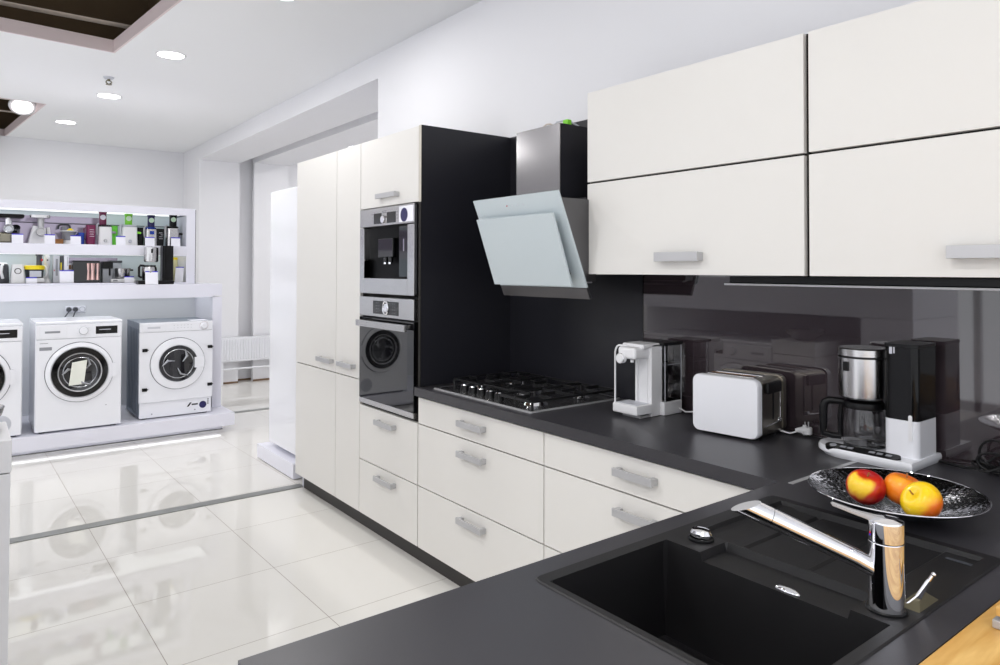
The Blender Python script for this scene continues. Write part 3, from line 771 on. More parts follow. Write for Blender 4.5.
obj('water_gauge', B().prism(rrect(2.018, 2.028, .930, 1.002, .0049), 'xz', .3835, .3852), 'whitepl', tw)
obj('tank_badge', B().box(1.968, 1.976, .3838, .3852, 1.170, 1.190).box(1.979, 1.983, .3838, .3852, 1.172, 1.190), 'lightgrey', t)
fcx, fcy = 1.870, .440
f = obj('filter_holder', B().lathe((fcx, fcy, 0), [(0, 1.024), (.062, 1.024), (.068, 1.030), (.070, 1.06), (.070, 1.148), (0, 1.148)], 48), 'steel', t)
obj('holder_lid', B().lathe((fcx, fcy, 0), [(.0702, 1.1485), (.0702, 1.152), (.0695, 1.1525), (.0695, 1.172), (.066, 1.176), (0, 1.177)], 48), 'steelh', f)
obj('lid_band', B().lathe((fcx, fcy, 0), [(.0706, 1.146), (.0712, 1.149), (.0706, 1.152)], 48), 'black', f)
obj('holder_clip', B().box(1.842, 1.858, fcy - .073, fcy - .060, 1.108, 1.136, .002), 'black', f)
obj('holder_bracket', B().box(1.91, 1.955, .42, .48, 1.03, 1.17), 'black', f)
# jug
jg = obj('jug', B().lathe((fcx, fcy, 0), [(0, .883), (.050, .883), (.057, .888), (.060, .90), (.060, .945), (.054, .99), (.053, 1.0), (.0515, 1.0), (.0525, .99), (.0583, .945), (.0583, .90), (.0555, .8896), (.049, .885), (0, .885)], 48), 'clearpl2', t)
obj('hotplate', B().lathe((fcx, fcy, 0), [(0, .8825), (.056, .8825), (.058, .880)], 40), 'darkgrey', t)
obj('jug_lid', B().lathe((fcx, fcy, 0), [(0, 1.019), (.045, 1.019), (.056, 1.012), (.058, 1.0), (.056, .994), (.0535, .994), (.0535, 1.003), (0, 1.003)], 40), 'black', jg)
h = Vector((-.88, -.475, 0)).normalized(); hc = Vector((fcx, fcy, 0))
pts = [hc + h * .055 + Vector((0, 0, 1.008)), hc + h * .095 + Vector((0, 0, 1.010)), hc + h * .107 + Vector((0, 0, 1.003)), hc + h * .112 + Vector((0, 0, .985)), hc + h * .112 + Vector((0, 0, .925)), hc + h * .112 + Vector((0, 0, .908)), hc + h * .085 + Vector((0, 0, .902)), hc + h * .062 + Vector((0, 0, .902))]
b = B().tube(pts, [.010, .0115, .012, .012, .0115, .011, .010, .009], 12)
b.tube([hc + h * .0615 + Vector((0, 0, 1.005)), hc + h * .066 + Vector((0, 0, .95)), hc + h * .0635 + Vector((0, 0, .90))], .007, 10)
obj('jug_handle', b, 'black', jg)
# its cable lying in loops at the wall
pts = [(2.034, .512, WT + .03), (2.05, .515, WT + .006), (2.08, .505, WT + .006), (2.12, .495, WT + .006), (2.15, .500, WT + .010), (2.17, .505, WT + .03), (2.19, .51, WT + .05), (2.23, .512, WT + .062)]
obj('power_cable', B().tube(pts, .0038, 8).tube([(2.148 + .012 * math.cos(a) + .004 * a, .505 + .014 * math.sin(a), WT + .022 + .012 * math.sin(a * .5)) for a in [k * .5 for k in range(34)]], .0036, 8).tube([(2.15 + .035 * math.cos(a) + .025, .49 + .03 * math.sin(a), WT + .010 + .02 * abs(math.cos(a))) for a in [k * .45 for k in range(15)]], .0036, 8).tube([(2.19 + .04 * math.cos(a), .495 + .004 * a, WT + .050 + .044 * math.sin(a)) for a in [k * .35 for k in range(20)]], .0036, 8).tube([(2.20 + .05 * math.cos(a), .48 + .003 * a, WT + .035 + .028 * math.sin(a)) for a in [k * .35 for k in range(19)]], .0036, 8), 'rubber', t)

# ------------------------------------------------------------------ toaster
t = thing('toaster', 'white two-slot toaster with steel end on the worktop', 'toaster', (1.470, .397, WT), math.radians(6), local=True)
hl, hd_ = .119, .105
sh = rrect(-hl, hl, .007, .200, .024, 8)
def shell(y0, y1, sgn):
    b = B(); bm = b.bm
    def ring(k, y): return [bm.verts.new((x * k, y, .1035 + (z - .1035) * k)) for x, z in sh]
    seq = [(1.0, y1), (1.0, y0 + sgn * .010), (.995, y0 + sgn * .004), (.975, y0)]
    rs = [ring(k, y) for k, y in seq]
    for A_, C_ in zip(rs, rs[1:]):
        for i in range(len(sh)): bm.faces.new((A_[i], A_[(i + 1) % len(sh)], C_[(i + 1) % len(sh)], C_[i]))
    bm.faces.new(rs[0]); bm.faces.new(rs[-1]); return b
obj('front_shell', shell(-hd_, -hd_ + .028, 1), 'white', t)
obj('back_shell', shell(hd_, hd_ - .028, -1), 'toast_end', t, label='dark steel back')
core = obj('core', B().prism(rrect(-hl + .004, hl - .003, .007, .196, .022, 8), 'xz', -hd_ + .028, hd_ - .028), 'toast_end', t)
b = B()
for y in (-.030, .030):
    b.box(-.095, .075, y - .014, y + .014, .1955, .1985, .001, mi=0); b.box(-.092, .072, y - .010, y + .010, .198, .1992, mi=1)
b.box(-.09, .07, -.024, -.020, .199, .2, mi=2)
obj('bread_slot', b, ['chrome', 'black', 'brown'], core)
obj('lever_slot', B().box(hl - .0035, hl - .002, .004, .012, .06, .165), 'black', core)
obj('lever', B().box(hl - .003, hl + .012, -.052, .045, .150, .188, .006), 'black', core)
obj('end_frame', B().tube([(hl - .001, .056, .185), (hl - .001, .056, .05)], .0022, 8).tube([(hl - .001, .056, .05), (hl - .001, -.055, .045)], .0022, 8).ell((hl + .002, .044, .056), .006, .012, .007), 'chrome', core)
for sx in (-.09, .09):
    for sy in (-.07, .07): obj('foot', B().cyl((sx, sy, 0), (sx, sy, .0085), .010, n=16), 'rubber', t)
obj('power_cable', B().tube([(hl - .01, .075, .012), (hl + .02, .080, .006), (hl + .035, .085, .012), (hl + .045, .090, .016)], .003, 8), 'whitepl', t)
pg = obj('plug', B().cyl((hl + .035, .088, 0.018), (hl + .058, .098, 0.020), .006, .013, n=16).cyl((hl + .058, .098, 0.020), (hl + .068, .102, 0.021), .018, n=20), 'whitepl', t)
obj('plug_pin', B().cyl((hl + .064, .098, .030), (hl + .064, .098, .049), .0024, n=8).cyl((hl + .072, .106, .030), (hl + .072, .106, .049), .0024, n=8), 'alu', pg)
obj('plug_body', B().cyl((hl + .068, .102, .008), (hl + .068, .102, .031), .017, n=20, bev=.002), 'whitepl', pg)

# ------------------------------------------------------------------ hot water dispenser
t = thing('water_dispenser', 'white hot water dispenser with clear tank between hob and toaster', 'water dispenser', (1.08, .38, WT))
obj('foot', B().box(1.035, 1.125, .285, .34, WT + .0004, WT + .010, .002), 'alu', t)
tr = obj('drip_tray', B().box(1.008, 1.132, .258, .352, WT + .014, WT + .050, .006).box(1.03, 1.11, .30, .352, WT + .008, WT + .016), 'whitepl', t)
obj('drip_grille', B().box(1.020, 1.120, .270, .340, WT + .0495, WT + .0512, .0005), 'lightgrey', tr)
obj('column', B().box(1.046, 1.106, .345, .40, WT + .045, 1.085, .003).box(1.056, 1.066, .333, .346, WT + .048, 1.075, .003), 'whitepl', t)
obj('housing', B().box(1.106, 1.128, .345, .44, WT + .0004, 1.128, .004).box(1.02, 1.145, .398, .505, WT + .0004, WT + .052, .004).box(1.05, 1.108, .40, .43, WT + .05, 1.120, .003), 'whitepl', t)
hdp = obj('head', B().box(1.030, 1.118, .262, .40, 1.072, 1.118, .012, 3).box(1.02, 1.128, .30, .45, 1.112, 1.129, .006), 'whitepl', t)
obj('nozzle', B().cyl((1.085, .285, 1.074), (1.085, .285, 1.060), .007), 'whitepl', hdp)
obj('dial', B().lathe((1.052, .260, 1.074), [(0, .012), (.016, .012), (.019, .008), (.019, -.01)], 28, axis='-Y').torus((1.052, .254, 1.074), .0185, .0015, '-Y', 28, 6, mi=1), ['whitepl', 'chrome'], hdp)
pts = [(1.012, .270, WT + .045), (1.012, .270, 1.085)] + [(1.012 + .022 * (1 - math.cos(a)), .270, 1.085 + .036 * math.sin(a)) for a in [PI / 2 * k / 6 for k in range(1, 7)]] + [(1.06, .285, 1.122)]
obj('side_rail', B().tube(pts, .0035, 10), 'whitepl', t)
tk = obj('water_tank', B().box(1.030, 1.143, .405, .503, WT + .052, 1.118, .004), 'clearpl', t)
obj('tank_cup', B().box(1.085, 1.125, .432, .472, 1.0, 1.05, .003).box(1.04, 1.135, .415, .495, 1.055, 1.058), 'smoke', tk)
b = B()
for x in (1.031, 1.142):
    for y in (.406, .502): b.cyl((x, y, WT + .052), (x, y, 1.118), .0016, n=8)
for q in ((1.031, 1.142, .4045, .4055), (1.1425, 1.1435, .406, .502)): b.box(*q, 1.045, 1.0465)
obj('tank_highlight_waterline', b, 'lightgrey', tk)  # pale rods stand in for edge highlights; thin bars are the water line
obj('tank_lid', B().box(1.020, 1.148, .392, .510, 1.119, 1.130, .003), 'black', t)
pts = [(1.145, .49, WT + .02), (1.18, .48, WT + .012), (1.22, .47, WT + .02), (1.27, .46, WT + .03), (1.33, .47, WT + .03)]
obj('power_cable', B().tube(pts, .003, 8), 'whitepl', t)

# ------------------------------------------------------------------ fridge and its podium
t = thing('display_podium', 'low white podium under the plain white fridge', 'podium', (-2.0, .3, 0))
obj('deck', B().box(-2.405, -1.690, .052, .80, .006, .106, .002), 'disp', t)
obj('base', B().box(-2.38, -1.72, .07, .75, 0, .006), 'disp', t)
t = thing('fridge', 'plain white fridge standing beyond the tall white cabinets', 'fridge', (-1.95, .45, .106))
obj('body', B().box(-2.295, -1.640, .158, .75, .118, 1.982, .004), 'white', t)
obj('door', B().box(-2.297, -1.638, .100, .152, .138, 1.980, .008), 'white', t)
b = B()
for x in (-2.24, -1.70):
    for y in (.19, .70): b.cyl((x, y, .1062), (x, y, .119), .02, n=14)
obj('foot', b, 'rubber', t)

# ------------------------------------------------------------------ radiator in the passage
t = thing('radiator', 'white panel radiator low on the far passage wall', 'radiator', (-5.95, 1.1, .17))
b = B().box(-5.955, -5.935, .62, 1.75, .275, .565, .006)
for k in range(34): b.cyl((-5.933, .64 + k * .033, .30), (-5.933, .64 + k * .033, .545), .008, n=8)
obj('panel', b, 'white', t)
obj('top_grille', B().box(-6.01, -5.935, .62, 1.75, .562, .572, .002), 'white', t)
obj('pipe', B().tube([(-5.96, .55, .185), (-5.96, 2.2, .185)], .012, 10), 'white', t)
obj('bracket', B().box(-6.03, -5.95, .8, .83, .0, .4).box(-6.05, -5.95, 1.5, 1.53, .0, .4), 'white', t)

# ------------------------------------------------------------------ washing machine display
PZ = .164
t = thing('washing_machine_podium', 'long low white display podium under the washing machines', 'podium', (-3.9, -1.2, 0))
obj('deck', B().box(-4.35, -3.386, -3.1, .186, .056, PZ, .002), 'disp', t)
obj('base', B().box(-4.30, -3.535, -3.05, .124, 0, .056), 'disp', t)
obj('floor_joint', B().box(-3.537, -3.535, -3.05, .124, 0.0, .006), 'olive', t)
obj('led_strip', B().box(-3.534, -3.522, -3.0, .11, .046, .0555), 'led', t)
t = thing('display_surround', 'thick white portal frame built around the washing machines', 'display frame', (-4.0, -1.2, PZ))
obj('frame', B().box(-4.30, -3.72, -3.1, .166, 1.170, 1.276, .002).box(-3.74, -3.72, -3.1, .084, 1.157, 1.172).box(-4.30, -3.72, .084, .166, PZ + .0005, 1.157, .002), 'disp', t)
obj('fill_panel', B().box(-4.25, -3.78, -3.05, .07, 1.1645, 1.1698), 'shelffill', t, label='added glowing panel under the beam')  # added emitter, brightens the space around the machines
obj('back_panel', B().box(-4.32, -4.30, -3.1, .166, PZ + .0005, 1.276), 'shade', t)
# socket strip
t = thing('socket_strip', 'white triple socket strip on the wall above the washing machines', 'socket', (-4.298, -.915, 1.055))
obj('plate', B().box(-4.2995, -4.288, -.992, -.836, 1.026, 1.082, .004), 'card', t)
for y in (-.965, -.915, -.864): obj('outlet', B().lathe((-4.288, y, 1.053), [(.024, 0), (.024, .003), (.019, .003), (.017, -.004), (0, -.004)], 24, axis='X'), 'lightgrey', t)
for y, s_ in ((-.965, -.03), (-.915, -.02)):
    p = thing('power_plug', 'grey power plug in the %s outlet of the socket strip' % ('left' if s_ < -.025 else 'middle'), 'plug', (-4.284, y, 1.053))
    obj('plug_head', B().cyl((-4.2838, y, 1.053), (-4.255, y, 1.053), .020, .016, n=20), 'darkgrey', p)
    obj('cable', B().tube([(-4.258, y, 1.05), (-4.235, y - .01, 1.03), (-4.23, y + s_, 1.0), (-4.235, y + 2 * s_, .95), (-4.24, y + 2 * s_, .80)], .005, 8), 'darkgrey', p)

def washer(y0, y1, z1, xf, label, kind, depth=.56):
    yc = (y0 + y1) / 2; w = y1 - y0; z0 = PZ + .010
    t = thing('washing_machine', label, 'washing machine', (xf - depth / 2, yc, PZ), group='washing machines on the white podium')
    if kind == 'integrated':
        b = B().box(xf - depth, xf - .03, y0 + .004, y1 - .004, z0, z1, .003)
        for k in range(7):
            x = xf - .09 - k * .065
            b.box(x - .012, x + .012, y0 - .0005, y0 + .006, z0 + .03, z1 - .05, .003)
        obj('body', b, 'greysteel', t, label='grey steel sides')
        obj('front_panel', B().box(xf - .03, xf, y0, y1, z0 + .128, z1 - .080, .003), 'white', t)
        obj('kick_panel', B().box(xf - .04, xf - .012, y0 + .006, y1 - .006, z0, z0 + .126, .003), 'white', t)
    else:
        obj('body', B().box(xf - depth, xf - .010, y0, y1, z0, z1 - .018, .010, 3), 'white', t)
        obj('top', B().box(xf - depth, xf - .004, y0 - .001, y1 + .001, z1 - .022, z1, .008, 3), 'white', t)
        obj('front_panel', B().box(xf - .012, xf, y0 + .006, y1 - .006, z0 + .004, z1 - .135, .004), 'white', t)
    for dx in (-.05, -depth + .05):
        for yy in (y0 + .05, y1 - .05): obj('foot', B().cyl((xf + dx, yy, PZ), (xf + dx, yy, z0 + .004), .02, n=14), 'rubber', t)
    # control panel
    zp = z1 - .132 if kind != 'integrated' else z1 - .079
    zt = z1 - .022 if kind != 'integrated' else z1
    cp = obj('control_panel', B().box(xf - .04, xf + .004, y0 + .003, y1 - .003, zp, zt - .001, .004), 'white', t)
    xq = xf + .004
    dr = obj('detergent_drawer', B().box(xq - .004, xq + .003, y0 + .022, y0 + w * .345, zp + .010, zt - .008, .002), 'white', t)
    zc = (zp + zt) / 2
    obj('drawer_grip', B().box(xq + .0025, xq + .0045, y0 + w * .10, y0 + w * .27, zc - .010, zc + .006, .001), 'lightgrey' if kind == 'integrated' else 'grey', dr)
    if kind == 'integrated':
        obj('dial', B().lathe((xq, y1 - .075, zc), [(0, .018), (.022, .018), (.026, .012), (.027, 0)], 28, axis='X').torus((xq + .001, y1 - .075, zc), .034, .0008, 'X', 28, 6, mi=1), ['white', 'rose'], cp)
        b = B()
        for k in range(6):
            for q in (0, 1): b.box(xq, xq + .0008, y0 + w * .45 + k * .027, y0 + w * .45 + k * .027 + .010, zc - .012 + q * .022, zc - .010 + q * .022)
        obj('key_marks', b, 'grey', cp)
    else:
        obj('dial', B().lathe((xq, y0 + w * .535, zc), [(0, .022), (.026, .022), (.029, .017), (.030, 0)], 32, axis='X').torus((xq + .012, y0 + w * .535, zc), .030, .0014, 'X', 32, 6, mi=1), ['white', 'grey'], cp)
        b = B().box(xq - .001, xq + .0022, y0 + w * .68, y1 - .035, zc - .030, zc + .030, .001, mi=0)
        b.box(xq + .002, xq + .0028, y0 + w * .72, y0 + w * .86, zc + .001, zc + .006, mi=1)
        obj('display', b, ['blackgl', 'lightgrey'], cp)
        b = B()
        for k in range(9):
            a = math.radians(-60 + k * 37.5); b.box(xq, xq + .0008, y0 + w * .535 + .045 * math.sin(a) - .004, y0 + w * .535 + .045 * math.sin(a) + .004, zc + .040 * math.cos(a) - .001, zc + .040 * math.cos(a) + .001)
        obj('key_marks', b, 'lightgrey', cp)
    # porthole door
    yd, zd = (yc, .612) if kind != 'integrated' else (yc + .008, .612)
    R = .228 if kind != 'integrated' else .214
    ri_, ro = (.142, .190) if kind != 'integrated' else (.150, .152)
    d = obj('door', B().lathe((xf, yd, zd), [(R, .001), (R, .010), (R - .006, .018), (ro + .008, .026), (ro, .020), (ro, .001)], 56, axis='X'), 'white', t)
    obj('door_gap', B().torus((xf + .001, yd, zd), R + .002, .0022, 'X', 56, 6), 'darkgrey', d)
    if kind != 'integrated':
        obj('dark_ring', B().lathe((xf, yd, zd), [(ro, .002), (ro - .002, .030), (ri_ + .010, .030), (ri_ + .006, .022)], 56, axis='X'), 'blackgl', d)
        obj('chrome_ring', B().lathe((xf, yd, zd), [(ri_ + .010, .020), (ri_ + .006, .033), (ri_, .028), (ri_ - .002, .012)], 56, axis='X'), 'alu', d)
    else:
        obj('chrome_ring', B().lathe((xf, yd, zd), [(ri_ + .003, .012), (ri_ + .001, .024), (ri_ - .004, .020), (ri_ - .006, .008)], 56, axis='X'), 'darkgrey', d)
    obj('porthole_glass', B().lathe((xf, yd, zd), [(0, .004), (ri_ * .35, .006), (ri_ * .7, .010), (ri_ * .92, .016), (ri_, .018)], 48, axis='X'), 'bowlglass', d)
    # drum glints seen through the glass: paddles and ring
    b = B()
    for k in range(3):
        a = math.radians(20 + 120 * k)
        b.tube([(xf + .014, yd + math.cos(a) * ri_ * .25, zd + math.sin(a) * ri_ * .25), (xf + .018, yd + math.cos(a + .35) * ri_ * .6, zd + math.sin(a + .35) * ri_ * .6), (xf + .022, yd + math.cos(a + .8) * ri_ * .85, zd + math.sin(a + .8) * ri_ * .85)], [.005, .014, .006], 10)
    b.torus((xf + .018, yd, zd), ri_ * .80, .005, 'X', 48, 8)
    obj('drum', b, 'drum', d)
    if kind == 'integrated':
        obj('handle', B().box(xf + .008, xf + .026, yd + .128, yd + R - .006, zd - .045, zd + .045, .004), 'white', d)
        for yy in (y0 + .042, y1 - .022):
            for zz in (zd + .125, zd - .20): obj('hinge_plate', B().box(xf - .001, xf + .010, yy - .020, yy + .018, zz - .013, zz + .013, .002).cyl((xf + .005, yy + .016, zz), (xf + .005, yy + .026, zz), .004, n=8), 'black', t)
        b = B().lathe((xf - .012, y1 - .075, z0 + .066), [(0, .0015), (.030, .0015), (.030, 0)], 28, axis='X')
        obj('round_sticker', b, 'navy', t, label='dark blue round sticker')
        b = B().box(xf - .012, xf - .0108, y1 - .165, y1 - .115, z0 + .070, z0 + .082).prism([(y1 - .205, z0 + .060), (y1 - .190, z0 + .060), (y1 - .165, z0 + .094), (y1 - .180, z0 + .094)], 'yz', xf - .012, xf - .0108)
        for k in range(3): b.box(xf - .012, xf - .0108, y1 - .036, y1 - .028, z0 + .066 + k * .018, z0 + .078 + k * .018)
        obj('printed_mark', b, 'black', t)
        obj('screw', B().cyl((xf - .012, y0 + .10, z0 + .03), (xf - .009, y0 + .10, z0 + .03), .006, n=12).cyl((xf - .012, y1 - .14, z0 + .03), (xf - .009, y1 - .14, z0 + .03), .006, n=12), 'grey', t)
    else:
        obj('handle', B().prism(rrect(yd + R - .035, yd + R + .026, zd - .055, zd + .055, .02), 'yz', xf + .001, xf + .014), 'white', d)
    return t
wm = washer(-1.270, -.690, 1.006, -3.42, 'white washing machine with black-ringed door, middle of the three machines', 'free')
xf = -3.42
b = B().sheet([(xf + .020, -1.055, .515), (xf + .022, -.955, .520), (xf + .026, -.935, .705), (xf + .026, -1.035, .690)], .006)
obj('cloth_in_drum', b, 'paper', wm, label='pale folded cloth behind the glass')
obj('printed_label', B().box(xf, xf + .0008, -1.245, -1.165, .790, .815, mi=0).box(xf, xf + .0008, -1.243, -1.19, .842, .846, mi=0), ['grey'], wm)
obj('filter_mark', B().box(xf, xf + .0008, -.805, -.793, .335, .340), 'grey', wm)
w1 = washer(-1.945, -1.348, 1.006, -3.42, 'white machine cut off by the left edge of the picture', 'free')
b = B().lathe((xf, -1.478, .268), [(0, .003), (.060, .003), (.064, .001), (.066, 0)], 40, axis='X')
for k in range(-4, 5):
    hh = math.sqrt(max(0, .056 ** 2 - (k * .013) ** 2)); b.box(xf + .003, xf + .005, -1.478 + k * .013 - .003, -1.478 + k * .013 + .003, .268 - hh, .268 + hh)
obj('filter_grille', b, 'lightgrey', w1, label='round grey grille near the floor')
washer(-.550, .028, .962, -3.50, 'white built-in washing machine with grey steel sides beside the frame post', 'integrated')
solid('instruction_sheet', B().box(-3.68, -3.54, -.14, .0, .9628, .9650), 'card', 'white leaflet lying on top of the built-in washing machine', 'leaflet', (-3.6, -.07, .9628))

# ------------------------------------------------------------------ shelf unit
SF, SB = -3.85, -4.24
S0 = 1.2765; SZ = 1.291; MZ0, MZ = 1.526, 1.613
t = thing('display_shelf', 'white two-tier open shelf unit full of small appliances', 'shelf unit', (-4.05, -1.3, S0))
b = B().box(SB, SF, -3.1, -.036, S0, SZ, .001).box(SB, SF, -3.1, -.036, 1.903, 1.953, .002).box(SF - .012, SF, -3.1, -.036, 1.889, 1.904).box(SB, SF, -.112, -.036, SZ, 1.889, .001)
obj('frame', b, 'disp', t)
obj('middle_shelf', B().box(SB, SF - .001, -3.1, -.112, MZ0 + .008, MZ, .001).box(SF - .012, SF - .001, -3.1, -.112, MZ0, MZ0 + .009), 'disp', t)
obj('fill_panel', B().box(SB + .02, SF - .16, -3.05, -.13, 1.899, 1.9028), 'shelffill', t, label='added glowing panel under the beam')  # added emitters under the boards lift the dark shelf interior
obj('fill_panel', B().box(SB + .02, SF - .03, -3.05, -.13, MZ0 + .004, MZ0 + .0078), 'shelffill', t, label='added glowing panel under the beam')
obj('back_panel', B().box(SB - .012, SB, -3.1, -.036, S0, 1.952), 'shelfback', t, label='pale blue-grey glossy back')
obj('back_panel', B().box(SB + .0005, SB + .003, -3.1, -.72, MZ + .001, 1.86).box(SB + .0005, SB + .003, -1.02, -.60, SZ + .1, MZ0 - .02), 'shelfreflection', t, label='back insert with the room reflection painted mauve')
obj('side_shadow', B().box(SB, SF - .02, -.036, -.026, S0, 1.945), 'darkgrey', t, label='dark strip standing in for the shaded side')  # shade of the unit's side put in as a dark strip
obj('rail', B().tube([(SB + .03, -3.0, 1.800), (SB + .03, -.12, 1.800)], .0035, 8), 'darkgrey', t)

# price cards
def card(y, z, w, h, label, x=-3.885, tilt=.12, rz=0.0, first={}):
    key = (round(w, 3), round(h, 3))
    t = thing('price_card', label, 'price card', (x, y, z + .001), rz, group='price cards on the display shelf', local=True)
    b = B(); R = Matrix.Rotation(-tilt, 3, 'Y')
    b.box(-.001, .001, -w / 2, w / 2, 0, h, rot=R, piv=(0, 0, 0)).box(-.004, 0, -w / 2, w / 2, 0, .0015)
    obj('holder', b, 'card', t)
    b = B().box(-.0016, .0018, -w / 2, w / 2, h - .007, h + .001, rot=R, piv=(0, 0, 0))
    obj('blue_edge', b, 'blue', t)
for y, w, h, lb in ((-1.365, .076, .073, 'white price card with blue edge before the dark chrome mincer'), (-1.147, .072, .075, 'white price card with blue edge before the white meat mincer'),
                    (-.966, .075, .072, 'white price card with blue edge before the citrus press'), (-.632, .073, .077, 'white price card with blue edge by the green jug and lime juicer'),
                    (-.404, .076, .076, 'white price card with blue edge before the blue and steel juicer'), (-.192, .078, .078, 'white price card with blue edge before the black and steel juicer')):
    card(y, MZ, w, h, lb)
for y, w, h, lb in ((-1.268, .074, .048, 'small low white price card under the yellow-banded food processor'), (-1.026, .100, .105, 'large white price card in front of the slim boxes'),
                    (-.563, .074, .052, 'small low white price card beside the steel bowl')):
    card(y, SZ, w, h, lb)
card(-.418, 1.2762, .100, .112, 'large white price card in front of the tall black coffee machine', x=-3.722)
card(-.165, SZ, .070, .140, 'slanting white price card beside the yellow-topped bag', rz=-.5, tilt=.25)

XI = -4.03
# dark chrome mincer
y = -1.42
t = thing('meat_mincer', 'dark chrome meat mincer with black tray at the left end of the top shelf', 'mincer', (XI, y, MZ))
obj('body', B().box(XI - .07, XI + .05, y - .06, y + .07, MZ + .0005, MZ + .09, .015, 3), 'darkchrome', t)
obj('neck', B().cyl((XI + .02, y, MZ + .12), (XI + .02, y, MZ + .205), .026, .022), 'chrome', t)
obj('grinding_head', B().cyl((XI + .0, y, MZ + .115), (XI + .06, y, MZ + .115), .030, .034).torus((XI + .065, y, MZ + .115), .030, .007, 'X', 28, 8).cyl((XI - .05, y + .05, MZ + .08), (XI + .02, y + .05, MZ + .13), .03), 'drum', t)
obj('tray', B().box(XI - .07, XI + .07, y - .10, y + .105, MZ + .205, MZ + .236, .012, 3), 'black', t)
# white mincer
y = -1.212
t = thing('meat_mincer', 'white electric meat mincer with steel tray on the top shelf', 'mincer', (XI, y, MZ))
b = B().prism([(y - .075, MZ + .0005), (y + .06, MZ + .0005), (y + .045, MZ + .13), (y - .04, MZ + .15)], 'yz', XI - .09, XI + .02)
obj('body', b, 'whitepl', t)
obj('foot', B().box(XI - .09, XI + .02, y - .074, y + .02, MZ + .0002, MZ + .006), 'black', t)
obj('grinding_head', B().cyl((XI + .02, y + .01, MZ + .10), (XI + .065, y + .01, MZ + .10), .034, .036).torus((XI + .065, y + .01, MZ + .10), .030, .006, 'X', 24, 8).cyl((XI + .04, y + .01, MZ + .12), (XI + .04, y + .01, MZ + .21), .022, .024), 'alu', t)
obj('tray', B().prism(rrect(XI - .04, XI + .10, y - .068, y + .072, .03), 'xy', MZ + .212, MZ + .234), 'steel', t)
obj('side_cover', B().prism([(y + .062, MZ + .02), (y + .09, MZ + .02), (y + .075, MZ + .14), (y + .055, MZ + .14)], 'yz', XI - .08, XI + .0), 'whitepl', t)
# small wooden box
y = -1.080
t = thing('wooden_box', 'little brown wooden box between mincer and citrus press', 'box', (XI, y, MZ))
obj('body', B().box(XI - .05, XI + .05, y - .036, y + .036, MZ + .0005, MZ + .034, .002), 'brown', t)
obj('lid', B().box(XI - .052, XI + .052, y - .038, y + .038, MZ + .0345, MZ + .043, .002), 'brown', t)
# citrus press
y = -1.000
t = thing('citrus_press', 'grey citrus press with yellow cone on the top shelf', 'citrus press', (XI, y, MZ))
obj('base', B().lathe((XI, y, MZ), [(0, .0005), (.045, .0005), (.045, .02), (.036, .035), (0, .035)], 32), 'whitepl', t)
obj('bowl', B().lathe((XI, y, MZ), [(.034, .036), (.040, .07), (.056, .108), (.062, .112), (.056, .114), (.036, .072), (0, .068)], 36), 'grey', t)
obj('rim', B().torus((XI, y, MZ + .112), .062, .004, 'Z', 36, 8), 'whitepl', t)
obj('cone', B().lathe((XI, y + .01, MZ), [(.032, .100), (.026, .122), (.010, .136), (0, .138)], 24), 'yellow', t)
# solid arch standing in for a juicer reflection behind the press
t = thing('juicer_reflection', 'grey arched form for a juicer reflection behind the citrus press', 'juicer', (-4.17, -1.02, MZ))
obj('stand', B().box(-4.19, -4.15, -1.035, -1.005, MZ + .0005, MZ + .16, .004), 'grey', t)
obj('arch', B().tube([(-4.17, -1.065, MZ + .135), (-4.17, -1.06, MZ + .165), (-4.17, -1.04, MZ + .178), (-4.17, -1.0, MZ + .178), (-4.17, -.98, MZ + .165), (-4.17, -.975, MZ + .135)], .008, 8), 'darkgrey', t)

def jug(yj, x, z, w, h, m, label, lines=False, d=.05, group=None):
    t = thing('pulp_jug', label, 'jug', (x, yj, z))
    b = B(); bm = b.bm
    rs = []
    for k, zz in ((.86, .0005), (.92, .02), (1.0, h)):
        rs.append([bm.verts.new((x + px * k, yj + py * k, z + zz)) for px, py in rrect(-d, d, -w / 2, w / 2, min(w, 2 * d) * .3)])
    for A_, C_ in zip(rs, rs[1:]):
        for i in range(len(A_)): bm.faces.new((A_[i], A_[(i + 1) % len(A_)], C_[(i + 1) % len(A_)], C_[i]))
    bm.faces.new(rs[0])
    bm.faces.new(rs[-1])
    jo = obj('body', b, m, t)
    obj('handle', B().tube([(x - d * .4, yj - w * .46, z + h * .88), (x - d * .4, yj - w * .66, z + h * .82), (x - d * .4, yj - w * .66, z + h * .35), (x - d * .4, yj - w * .44, z + h * .25)], .005, 8), m, t)
    if lines:
        b = B()
        for q in range(4): b.box(x + d * .93, x + d + .002, yj - .012, yj + .022 - .004 * (q % 2), z + h * (.42 + .11 * q), z + h * (.42 + .11 * q) + .003)
        obj('scale_marks', b, 'card', jo)
    return t
jug(-.914, XI + .01, MZ, .046, .102, 'cobalt', 'small dark blue jug beside the tall magenta jug')
jug(-.845, XI + .03, MZ, .070, .168, 'magenta', 'tall magenta jug with white scale marks on the top shelf', True)
jug(-.660, XI - .032, MZ, .054, .172, 'jug_green', 'bright green jug between the two white juicers')
jug(-.452, XI - .032, MZ, .054, .165, 'black', 'black jug between the lime juicer and the blue juicer')
jug(-.293, XI - .032, MZ, .070, .160, 'black', 'black jug with white marks to the right of the blue juicer', True)

